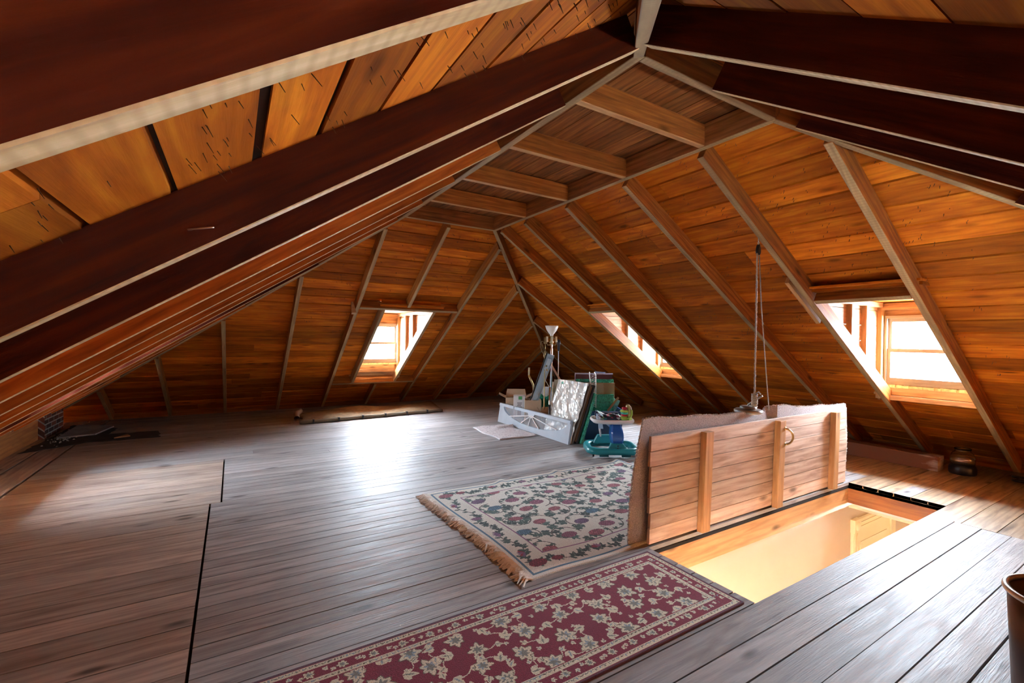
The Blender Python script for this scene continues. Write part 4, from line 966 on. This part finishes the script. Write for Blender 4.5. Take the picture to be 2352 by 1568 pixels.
# white torchiere floor lamp with three candle sockets
def W_(l, d):   # l right, d away from the lamp group origin (4.23, 5.73)
    c, s_ = math.cos(RZ), math.sin(RZ); return (4.23+l*c-d*s_, 5.73+l*s_+d*c)
lp = empty('floor_lamp', (*W_(0, 0), 0), RZ, 'tall chrome floor lamp with white glass bowl and three brass candle sockets', 'lamp')
lathe('base', [(0, 0), (.13, 0), (.135, .012), (.12, .025), (.04, .035), (.02, .06), (0, .06)], M_CHROME, lp)
lathe('pole', [(.013, .05), (.013, .55), (.019, .56), (.019, 1.28), (.014, 1.30), (.014, 1.47)], M_CHROME, lp, seg=16)
lathe('collar', [(.016, 1.36), (.032, 1.375), (.034, 1.395), (.018, 1.41), (.016, 1.455), (.022, 1.47), (.024, 1.50)], M_BRASS, lp, seg=20)
lathe('lamp_shade', [(.024, 1.485), (.028, 1.505), (.05, 1.53), (.078, 1.57), (.095, 1.61), (.105, 1.642), (.100, 1.642), (.090, 1.61), (.07, 1.57), (.04, 1.53), (.0, 1.515)], flat('white glass bowl', (.86, .84, .78), .3, var=.01, spec=.6), lp, seg=32)
M_IVORY = flat('ivory brass sleeve', (.72, .62, .40), .4, .3)
for a in (-.35+PI, -.5, -1.6):
    ex, ey = .075*math.cos(a), .075*math.sin(a); m2 = tube('arm', [(0, 0, 1.375), (ex*.4, ey*.4, 1.345), (ex*.85, ey*.85, 1.34), (ex, ey, 1.36), (ex, ey, 1.39)], .006, M_BRASS, lp, 8)
    lathe('socket', [(0, 1.385), (.020, 1.39), (.019, 1.405), (.0165, 1.41), (.0165, 1.475), (0, 1.475)], M_IVORY, m2, (ex, ey, 0), 14)
# second pole with black head
lp = empty('floor_lamp', (*W_(.15, .38), 0), RZ, 'thin chrome pole with black socket head behind the white-bowl lamp', 'lamp')
lathe('base', [(0, 0), (.11, 0), (.11, .02), (0, .03)], M_CHROME, lp); lathe('pole', [(.009, .02), (.009, 1.22), (.013, 1.225), (.013, 1.26)], M_CHROME, lp, seg=14)
lathe('head', [(.013, 1.24), (.022, 1.26), (.022, 1.33), (.03, 1.35), (.03, 1.40), (.012, 1.43), (0, 1.43)], M_BLACK, lp, seg=16)
# old brass lamp with harp and cord
lp = empty('floor_lamp', (*W_(-.105, -.04), 0), RZ, 'brass lamp pole with small socket and looped cord left of the white-bowl lamp', 'lamp')
lathe('base', [(0, 0), (.10, 0), (.10, .02), (0, .03)], M_BRASS, lp); lathe('pole', [(.012, .02), (.012, .5), (.008, .52), (.008, 1.14), (.014, 1.16)], M_BRASS, lp, seg=14)
lathe('socket', [(.010, 1.14), (.024, 1.165), (.022, 1.18), (.018, 1.19), (.020, 1.235), (.010, 1.25), (0, 1.25)], M_BRASS, lp, seg=16)
lathe('candle_socket', [(.01, 1.36), (.022, 1.365), (.018, 1.38), (.018, 1.46), (0, 1.46)], M_BRASS, lp, (.0, 0, 0), 14)
tube('neck', [(0, 0, 1.24), (0.006, 0, 1.30), (0, 0, 1.37)], .006, M_BRASS, lp, 8)
tube('cord', [(-.01, -.01, 1.18), (-.05, -.01, 1.25), (-.075, -.01, 1.33), (-.065, -.01, 1.385), (-.04, -.01, 1.40), (-.02, 0, 1.385)], .004, flat('old cord', (.35, .25, .13), .6), lp, 6)
lathe('finial', [(0, 0), (.012, .005), (.016, .018), (.008, .03), (0, .034)], M_BRASS, lp, (.035, -.02, .94), 12); lathe('finial', [(0, 0), (.012, .005), (.016, .018), (.008, .03), (0, .034)], M_BRASS, lp, (.02, -.03, 1.0), 12)
# small bracket lamp leaning in the dark
lp = empty('wall_lamp', (*W_(-.30, .55), 0), RZ, 'old brass socket bracket sticking up in the dark left of the mirror', 'lamp')
tube('stem', [(.06, .0, .0), (.055, 0, .55), (.05, 0, .66), (.0, 0, .76), (-.025, 0, .82)], [.008, .008, .020, .020, .016], M_BRASS, lp, 12); tube('socket', [(-.025, 0, .82), (-.022, 0, .95)], [.014, .016], M_IVORY, lp, 12)
# dark stand + copper stick
lp = empty('metal_stand', (*W_(-.045, -.33), 0), RZ, 'short dark metal pole in front of the lamps by the grey window', 'pole')
lathe('foot', [(0, 0), (.07, 0), (.07, .015), (0, .02)], M_BLACK, lp); tube('pole', [(0, 0, .01), (0, 0, .72)], .013, M_CHROME, lp, 12); tube('grip', [(0, 0, .15), (0, 0, .46)], .017, M_BLACK, lp, 12)
tube('strut', [(.03, 0, .5), (.075, .01, .3), (.09, .01, .16)], .007, W_BATTEN, lp, 8)
mb = MB(); mb.beam((4.40, 6.00, 1.05), (4.62, 5.86, .62), .03, .012, (.5, .8, .3)); o = mb.build('copper_strip', flat('copper brown', (.38, .18, .11), .5)); tag(o, 'reddish wooden slat leaning diagonally right of the white-bowl lamp pole', 'slat')
# ---------------------------------------------------------------- baby walker
wk = empty('baby_walker', (4.10, 4.26, 0), RZ, 'teal baby walker with white tray and toys beside the cream rug', 'baby walker')
M_TEAL = flat('teal plastic', (.015, .24, .27), .3, var=.06); M_TBLUE = flat('clear blue plastic', (.02, .10, .36), .12, var=.05, coat=.5); M_TRAY = flat('white plastic', (.75, .70, .68), .3, var=.03)
def rr_loop(w_, d_, r_, n_=8, dy=0):
    P_ = []
    for cx_, cy_, a0 in ((w_/2-r_, d_/2-r_, 0), (-w_/2+r_, d_/2-r_, PI/2), (-w_/2+r_, -d_/2+r_, PI), (w_/2-r_, -d_/2+r_, 1.5*PI)):
        for i in range(n_+1): a = a0+PI/2*i/n_; P_.append((cx_+r_*math.cos(a), cy_+r_*math.sin(a)+dy))
    return P_
def ring_band(mb, outer, inner, z0, z1, ztop=None):
    n_ = len(outer); 
    prof = []
    for i in range(n_):
        (ox, oy), (ix, iy) = outer[i], inner[i]
        mx_, my_ = ox+(ix-ox)*.25, oy+(iy-oy)*.25; nx2, ny2 = ox+(ix-ox)*.75, oy+(iy-oy)*.75
        prof.append([(ox, oy, z0), (ox, oy, z0+(z1-z0)*.6), (mx_, my_, z1), (nx2, ny2, z1), (ix, iy, z0+(z1-z0)*.6), (ix, iy, z0)])
    for i in range(n_):
        j = (i+1) % n_
        for k_ in range(6):
            l_ = (k_+1) % 6; mb.face([prof[i][k_], prof[j][k_], prof[j][l_], prof[i][l_]])
mb = MB(); ring_band(mb, rr_loop(.66, .54, .15), rr_loop(.50, .38, .10), .045, .115); mb.build('base', M_TEAL, wk, smooth=True)
mb = MB(); mb.prism([(-.11, -.22, .06), (.20, -.22, .06), (.17, -.10, .06), (-.06, -.10, .06)], [(-.035, -.20, .17), (.11, -.20, .17), (.11, -.12, .17), (-.035, -.12, .17)], .5); mb.build('column_foot', M_TEAL, wk, bevel=.012)
local_box('button_panel', wk, .01, .075, -.232, -.205, .07, .16, flat('dark teal', (.01, .14, .17), .35), .006)
for i in range(3): lathe('button', [(0, .006), (.008, .005), (.009, 0)], M_BLACK, wk, seg=14).matrix_local = Matrix.Translation((.035, -.232, .09+.028*i)) @ Matrix.Rotation(PI/2, 4, 'X')
mb = MB(); cx0 = .04; prev = None
for i in range(13):
    t = i/12; z = .16+.25*t; y0 = -.19+.05*t-.04*math.sin(PI*t); y1 = y0+.12; hw = .070+.012*math.sin(PI*min(1, t*1.2))-.008*t; xo = cx0-.01*t
    cur = [(xo-hw, y0+.02, z), (xo-hw+.02, y0, z), (xo+hw-.02, y0, z), (xo+hw, y0+.02, z), (xo+hw, y1, z), (xo-hw, y1, z)]
    if prev:
        for k_ in range(6): l_ = (k_+1) % 6; mb.face([prev[k_], prev[l_], cur[l_], cur[k_]])
    else: mb.face(cur[::-1])
    prev = cur
mb.face(prev); mb.build('column', M_TBLUE, wk)
mb = MB(); mb.prism([(-.20, .14, .09), (.14, .14, .09), (.14, .22, .09), (-.20, .22, .09)], [(-.14, .15, .20), (.10, .15, .20), (.10, .21, .20), (-.14, .21, .20)], .5); mb.build('back_step', M_TEAL, wk, bevel=.01)
mb = MB(); ol = rr_loop(.53, .38, .14, 8, -.03)
tr = [[(x_*k_, (y_+.03)*k_-.03, z_) for x_, y_ in ol] for k_, z_ in ((.80, .405), (.92, .405), (1.0, .425), (1.0, .44), (.97, .455), (.90, .452), (.86, .44))]
for a, b_ in zip(tr, tr[1:]):
    for i in range(len(a)): j = (i+1) % len(a); mb.face([a[i], a[j], b_[j], b_[i]])
mb.face(tr[-1]); mb.face(tr[0][::-1]); mb.build('tray', M_TRAY, wk)
M_LIME = flat('lime plastic', (.38, .58, .10), .35, var=.05); M_REDP = flat('red plastic', (.55, .02, .05), .35); M_TURQ = flat('turquoise plastic', (.03, .42, .34), .35)
t_ = lathe('stacking_toy', [(0, .44), (.055, .44), (.06, .455), (.05, .475), (.03, .485), (0, .485)], M_LIME, wk, (.15, -.06, 0), 20)
lathe('ring', [(0, .485), (.035, .485), (.045, .497), (.035, .51), (0, .51)], M_REDP, t_, (.15, -.06, 0), 20); lathe('ring', [(0, .51), (.040, .51), (.048, .522), (.04, .535), (0, .535)], M_TURQ, t_, (.15, -.06, 0), 20)
lathe('ring', [(0, .535), (.048, .536), (.058, .547), (.048, .56), (0, .56)], M_LIME, t_, (.15, -.06, 0), 20); lathe('knob', [(0, .56), (.018, .562), (.034, .58), (.030, .595), (0, .602)], M_REDP, t_, (.15, -.06, 0), 20)
fr_ = lathe('toy_frame', [(0, .44), (.035, .44), (.04, .47), (.03, .52), (.026, .57), (.030, .60), (.022, .62), (0, .625)], flat('olive plastic', (.42, .38, .14), .4), wk, (.205, -.02, 0), 16)
tube('toy_arch', [(.225, -.03, .45), (.245, -.03, .53), (.235, -.03, .59), (.215, -.02, .615)], .010, M_TRAY, wk, 10)
tube('toy_arch', [(.16, -.10, .45), (.21, -.10, .47), (.235, -.09, .51), (.24, -.06, .56)], .013, M_LIME, wk, 10)
mb = MB(); mb.prism([(.19, -.13, .43), (.255, -.10, .42), (.255, -.08, .42), (.20, -.06, .43)], [(.20, -.12, .48), (.235, -.10, .475), (.235, -.08, .475), (.205, -.07, .48)], .5); mb.build('toy_leaf', M_LIME, wk, bevel=.006)
M_FABRIC = bpy.data.materials.new('patterned seat fabric'); M_FABRIC.use_nodes = True; N = M_FABRIC.node_tree.nodes; L = M_FABRIC.node_tree.links
v_ = N.new('ShaderNodeTexVoronoi'); v_.inputs['Scale'].default_value = 26; tc_ = N.new('ShaderNodeTexCoord'); L.new(tc_.outputs['Object'], v_.inputs['Vector']); sp_ = N.new('ShaderNodeSeparateColor'); L.new(v_.outputs['Color'], sp_.inputs[0])
rp_ = N.new('ShaderNodeValToRGB'); rp_.color_ramp.interpolation = 'CONSTANT'; e = rp_.color_ramp.elements; e[0].color = (.01, .015, .04, 1); e[1].position = .35; e[1].color = (.02, .14, .16, 1)
for p__, c__ in ((.5, (.015, .02, .05, 1)), (.68, (.16, .30, .10, 1)), (.8, (.30, .04, .08, 1)), (.9, (.5, .55, .6, 1))): q = e.new(p__); q.color = c__
L.new(sp_.outputs[0], rp_.inputs[0]); L.new(rp_.outputs[0], N['Principled BSDF'].inputs['Base Color']); N['Principled BSDF'].inputs['Roughness'].default_value = .7
rows_ = []
for j in range(9):
    a = j/8; rows_.append([(-.19+.29*i/20, -.10+.20*a, .452+.045*math.sin(a*PI)+.02*math.sin(i*.7+j)*a+.055*max(0, 1-i/6)) for i in range(21)])
seat = sheet('seat', rows_, M_FABRIC, wk, .012, (0, 0, -1)); smooth_auto(seat)
local_box('seat_back', wk, -.19, .115, .085, .125, .45, .505, flat('navy cloth', (.012, .014, .05), .7, bump=.3), .012)
bt = MB(); bt.box(-.20, -.155, -.10, -.04, .44, .515); bt.build('plastic_pouch', flat('clear pouch', (.45, .55, .68), .15, var=.3, vscale=30), wk, bevel=.008)
sheet('cloth_strap', [[(-.17+.05*i/6+.015*j/8*(i/6), -.02-.01*j, .41-.022*j-.0*i) for i in range(7)] for j in range(5)], flat('pale cloth', (.55, .66, .78), .7), wk, .006)
tube('strap', [(-.155, -.03, .34), (-.145, -.04, .27), (-.14, -.04, .22)], [.012, .012, .009], M_TRAY, wk, 8)
sheet('cloth_flap', [[(-.08+.07*i/5, .0, .41-.015*j-(.06 if j else 0)*(i/5)) for i in range(6)] for j in range(3)], flat('pale cloth', (.55, .66, .78), .7), wk, .006)
for x_, y_ in ((-.255, -.18), (.285, -.17), (-.25, .17), (.27, .17)):
    h_ = local_box('caster_housing', wk, x_-.02, x_+.02, y_-.02, y_+.02, .035, .06, M_TEAL, .003); c_ = lathe('caster', [(0, -.011), (.018, -.011), (.022, -.006), (.022, .006), (.018, .011), (0, .011)], M_BLACK, h_, seg=18); c_.matrix_local = Matrix.Translation((x_, y_, .0225)) @ Matrix.Rotation(PI/2, 4, 'Y')
for x_ in (-.13, .14): local_box('brake_pad', wk, x_-.055, x_+.055, -.235, -.205, .012, .05, flat('dark teal', (.01, .14, .17), .35), .003)
# ---------------------------------------------------------------- chimney, tar paper, old rug heap
def brick_mat():
    m, nt, b, N, L = new_mat('old brick'); tc = N.new('ShaderNodeUVMap'); tc.uv_map = 'UVMap'; br = N.new('ShaderNodeTexBrick'); L.new(tc.outputs[0], br.inputs['Vector'])
    br.inputs['Scale'].default_value = 1; br.inputs['Brick Width'].default_value = .21; br.inputs['Row Height'].default_value = .068; br.inputs['Mortar Size'].default_value = .009; br.inputs['Mortar Smooth'].default_value = .3
    br.inputs['Color1'].default_value = (.24, .075, .045, 1); br.inputs['Color2'].default_value = (.04, .03, .03, 1); br.inputs['Mortar'].default_value = (.42, .40, .37, 1); br.inputs['Bias'].default_value = -.1
    L.new(br.outputs['Color'], b.inputs['Base Color']); b.inputs['Roughness'].default_value = .9
    bp = N.new('ShaderNodeBump'); bp.invert = True; bp.inputs['Strength'].default_value = .8; bp.inputs['Distance'].default_value = .01; L.new(br.outputs['Fac'], bp.inputs['Height']); L.new(bp.outputs[0], b.inputs['Normal']); return m
ch = MB()
b = [(-2.55, 8.46, 0), (-2.14, 8.46, 0), (-2.14, 9.25, 0), (-2.55, 9.25, 0)]; ch.prism(b, [(x_, y_, zl(x_)+.13) for x_, y_, z_ in b], .5, (0, 1, 0))
o = ch.build('chimney', brick_mat()); tag(o, 'brick chimney base with crumbling pale mortar at the far left corner', 'chimney')
M_TAR = flat('tar paper', (.035, .038, .035), .9, var=.5, vscale=9, bump=.5, bscale=60)
def scrap(name, pts, mat, label, cat, z=.003, th=.004, rag=.02, seed=1):
    rr = random.Random(seed); out = []
    for (xa, ya), (xb, yb) in zip(pts, pts[1:]+pts[:1]):
        n_ = max(2, int(math.hypot(xb-xa, yb-ya)/.08))
        for i in range(n_): out.append((xa+(xb-xa)*i/n_+rr.uniform(-rag, rag), ya+(yb-ya)*i/n_+rr.uniform(-rag, rag)))
    mb = MB(); mb.prism([(x_, y_, z) for x_, y_ in out], [(x_, y_, z+th) for x_, y_ in out], .5); o = mb.build(name, mat); return tag(o, label, cat)
scrap('tar_paper', [(-2.13, 7.55), (-1.62, 7.95), (-.85, 7.9), (-.92, 8.42), (-1.50, 8.45), (-1.45, 8.9), (-2.08, 9.5), (-2.10, 8.4)], M_TAR, 'torn sheet of dark tar paper on floor beside the chimney', 'tar paper', seed=3)
mb = MB(); mb.prism([(-2.0, 8.35, .01), (-1.62, 8.42, .012), (-1.52, 9.0, .012), (-1.94, 9.1, .05)], [(-2.0, 8.35, .03), (-1.62, 8.42, .032), (-1.52, 9.0, .032), (-1.94, 9.1, .07)], .5)
tag(mb.build('asbestos_board', flat('dusty grey board', (.30, .29, .28), .85, var=.25), bevel=.003), 'dusty grey square of board lying on tar paper by the chimney', 'board')
mb = MB(); mb.prism([(-1.36, 8.06, .008), (-1.20, 8.12, .008), (-1.24, 8.2, .008)], [(-1.36, 8.06, .022), (-1.20, 8.12, .022), (-1.24, 8.2, .03)], .8); tag(mb.build('wood_chip', W_TRIM), 'small splinter of pale wood lying on the torn tar paper', 'wood chip')
rr = random.Random(6); mort = MB()
for i in range(120):
    x_, y_ = rr.gauss(-1.93, .07), rr.gauss(8.55, .28); r_ = rr.uniform(.004, .012)
    if x_ < -2.12: continue
    mort.prism([(x_-r_, y_-r_, .007), (x_+r_, y_-r_, .007), (x_+r_, y_+r_, .007), (x_-r_, y_+r_, .007)], [(x_-r_*.4, y_-r_*.4, .007+r_), (x_+r_*.5, y_-r_*.4, .007+r_), (x_+r_*.4, y_+r_*.5, .007+r_), (x_-r_*.4, y_+r_*.4, .007+r_)], .5)
o = mort.build('mortar_crumbs', flat('mortar crumb', (.5, .48, .44), .95)); tag(o, 'pale crumbs of fallen mortar on tar paper below the chimney', 'rubble', kind='stuff')
# old folded carpet pad near the back wall
M_JUTE = flat('jute carpet back', (.20, .12, .055), .95, var=.3, vscale=14, bump=.8, bscale=120)
op = empty('folded_carpet', (0, 0, 0), 0, 'flattened roll of old tan carpet lying in front of the back dormer', 'carpet')
rows_ = []; rr = random.Random(17)
for j in range(11):
    v = j/10; r = []
    for i in range(41):
        u = i/40; x_ = .93+2.55*u+.12*v+.05*math.sin(v*7)*(1 if u < .1 else 0); y_ = 8.03+.17*u+.92*v+.02*math.sin(u*20); z_ = .055+.02*math.sin(u*9+1)*math.sin(v*5)+.03*v*math.sin(u*5)**2-.02*max(0, u-.8)*3
        r.append((x_, y_, z_+rr.uniform(0, .004)))
    rows_.append(r)
o = sheet('pad', rows_, M_JUTE, op, .045, (0, 0, -1)); smooth_auto(o)
tube('rolled_edge', [(.93+2.5*i/20, 8.02+.17*i/20+.01*math.sin(i), .034+.004*math.sin(i*1.7)) for i in range(21)], [.030+.004*math.sin(i*2.3) for i in range(21)], flat('grey jute edge', (.18, .15, .10), .9, bump=.6), op, 10)
for i in range(6):
    x_ = 1.13+i*.40; y_ = 8.0+.17*(x_-.93)/2.55
    mb = MB(); mb.box(x_-.012, x_+.012, y_-.04, y_+.02, .012, .075); mb.build('clip', M_BLACK, op, bevel=.003)
tube('curled_corner', [(.90, 8.15, .08), (.93, 8.5, .10), (1.02, 8.8, .10)], .045, flat('grey wool', (.30, .24, .22), .95, bump=.8, bscale=100), op, 12, False)
# ---------------------------------------------------------------- right side: painted box beam, glass jar, cable
bb = MB(); bb.box(6.80, 6.98, 1.86, 5.2, 0.002, .165, (0, 1, 0), .6); 
def paintwood():
    m, nt, b, N, L = new_mat('beam with worn white paint'); tc = N.new('ShaderNodeTexCoord'); n = N.new('ShaderNodeTexNoise'); n.inputs['Scale'].default_value = 1.5; n.inputs['Detail'].default_value = 8; mp = N.new('ShaderNodeMapping'); mp.inputs['Scale'].default_value = (1, 1.2, 3)
    L.new(tc.outputs['Object'], mp.inputs[0]); L.new(mp.outputs[0], n.inputs['Vector']); r = N.new('ShaderNodeValToRGB'); r.color_ramp.elements[0].position = .50; r.color_ramp.elements[1].position = .56; r.color_ramp.elements[0].color = (.22, .09, .04, 1); r.color_ramp.elements[1].color = (.50, .40, .36, 1)
    L.new(n.outputs['Fac'], r.inputs[0]); L.new(r.outputs[0], b.inputs['Base Color']); b.inputs['Roughness'].default_value = .7; return m
tag(bb.build('timber_beam', paintwood(), bevel=.004), 'loose square timber with worn white paint lying along the right floor edge', 'timber')
jr = empty('glass_jar', (6.97, 1.70, .0), 0, 'clear glass jar on dark base standing at end of the painted timber', 'jar')
gl = flat('jar glass', (.9, .95, .95), .04, trans=1.0, var=0); 
lathe('jar_base', [(0, .0), (.11, .0), (.118, .02), (.118, .07), (.105, .105), (.098, .11), (0, .11)], flat('dark jar base', (.012, .014, .02), .35), jr, seg=32)
lathe('glass_body', [(.100, .105), (.105, .15), (.103, .20), (.085, .235), (.066, .25), (.066, .262), (.072, .27), (.072, .285), (.068, .285), (.062, .262), (.062, .248), (.081, .23), (.099, .20), (.101, .15), (.096, .108)], gl, jr, seg=36)
tube('cable', [(6.95+.06*math.cos(t), 1.22+.09*math.sin(t), .03+.006*t) for t in np.linspace(0, 9, 30)], .012, M_BLACK)
tag(bpy.data.objects['cable'], 'coil of dark cable on the floor right of the glass jar', 'cable')
# ---------------------------------------------------------------- old metal bin at lower right edge
bn = empty('waste_bin', (2.87, .345, 0), 0, 'brown metal bin with rolled steel rim cut off by the right frame edge', 'bin')
M_BIN = flat('brown enamel', (.13, .065, .045), .35, .3, var=.4, vscale=5)
pr = [(0, .004), (.16, .004), (.185, .02), (.205, .425), (.200, .425), (.178, .03), (0, .02)]
lathe('body', pr, M_BIN, bn, seg=48)
tube('rim', [(.207*math.cos(t), .207*math.sin(t), .43) for t in np.linspace(0, 2*PI, 49)], .013, M_STEEL, bn, 12, False)
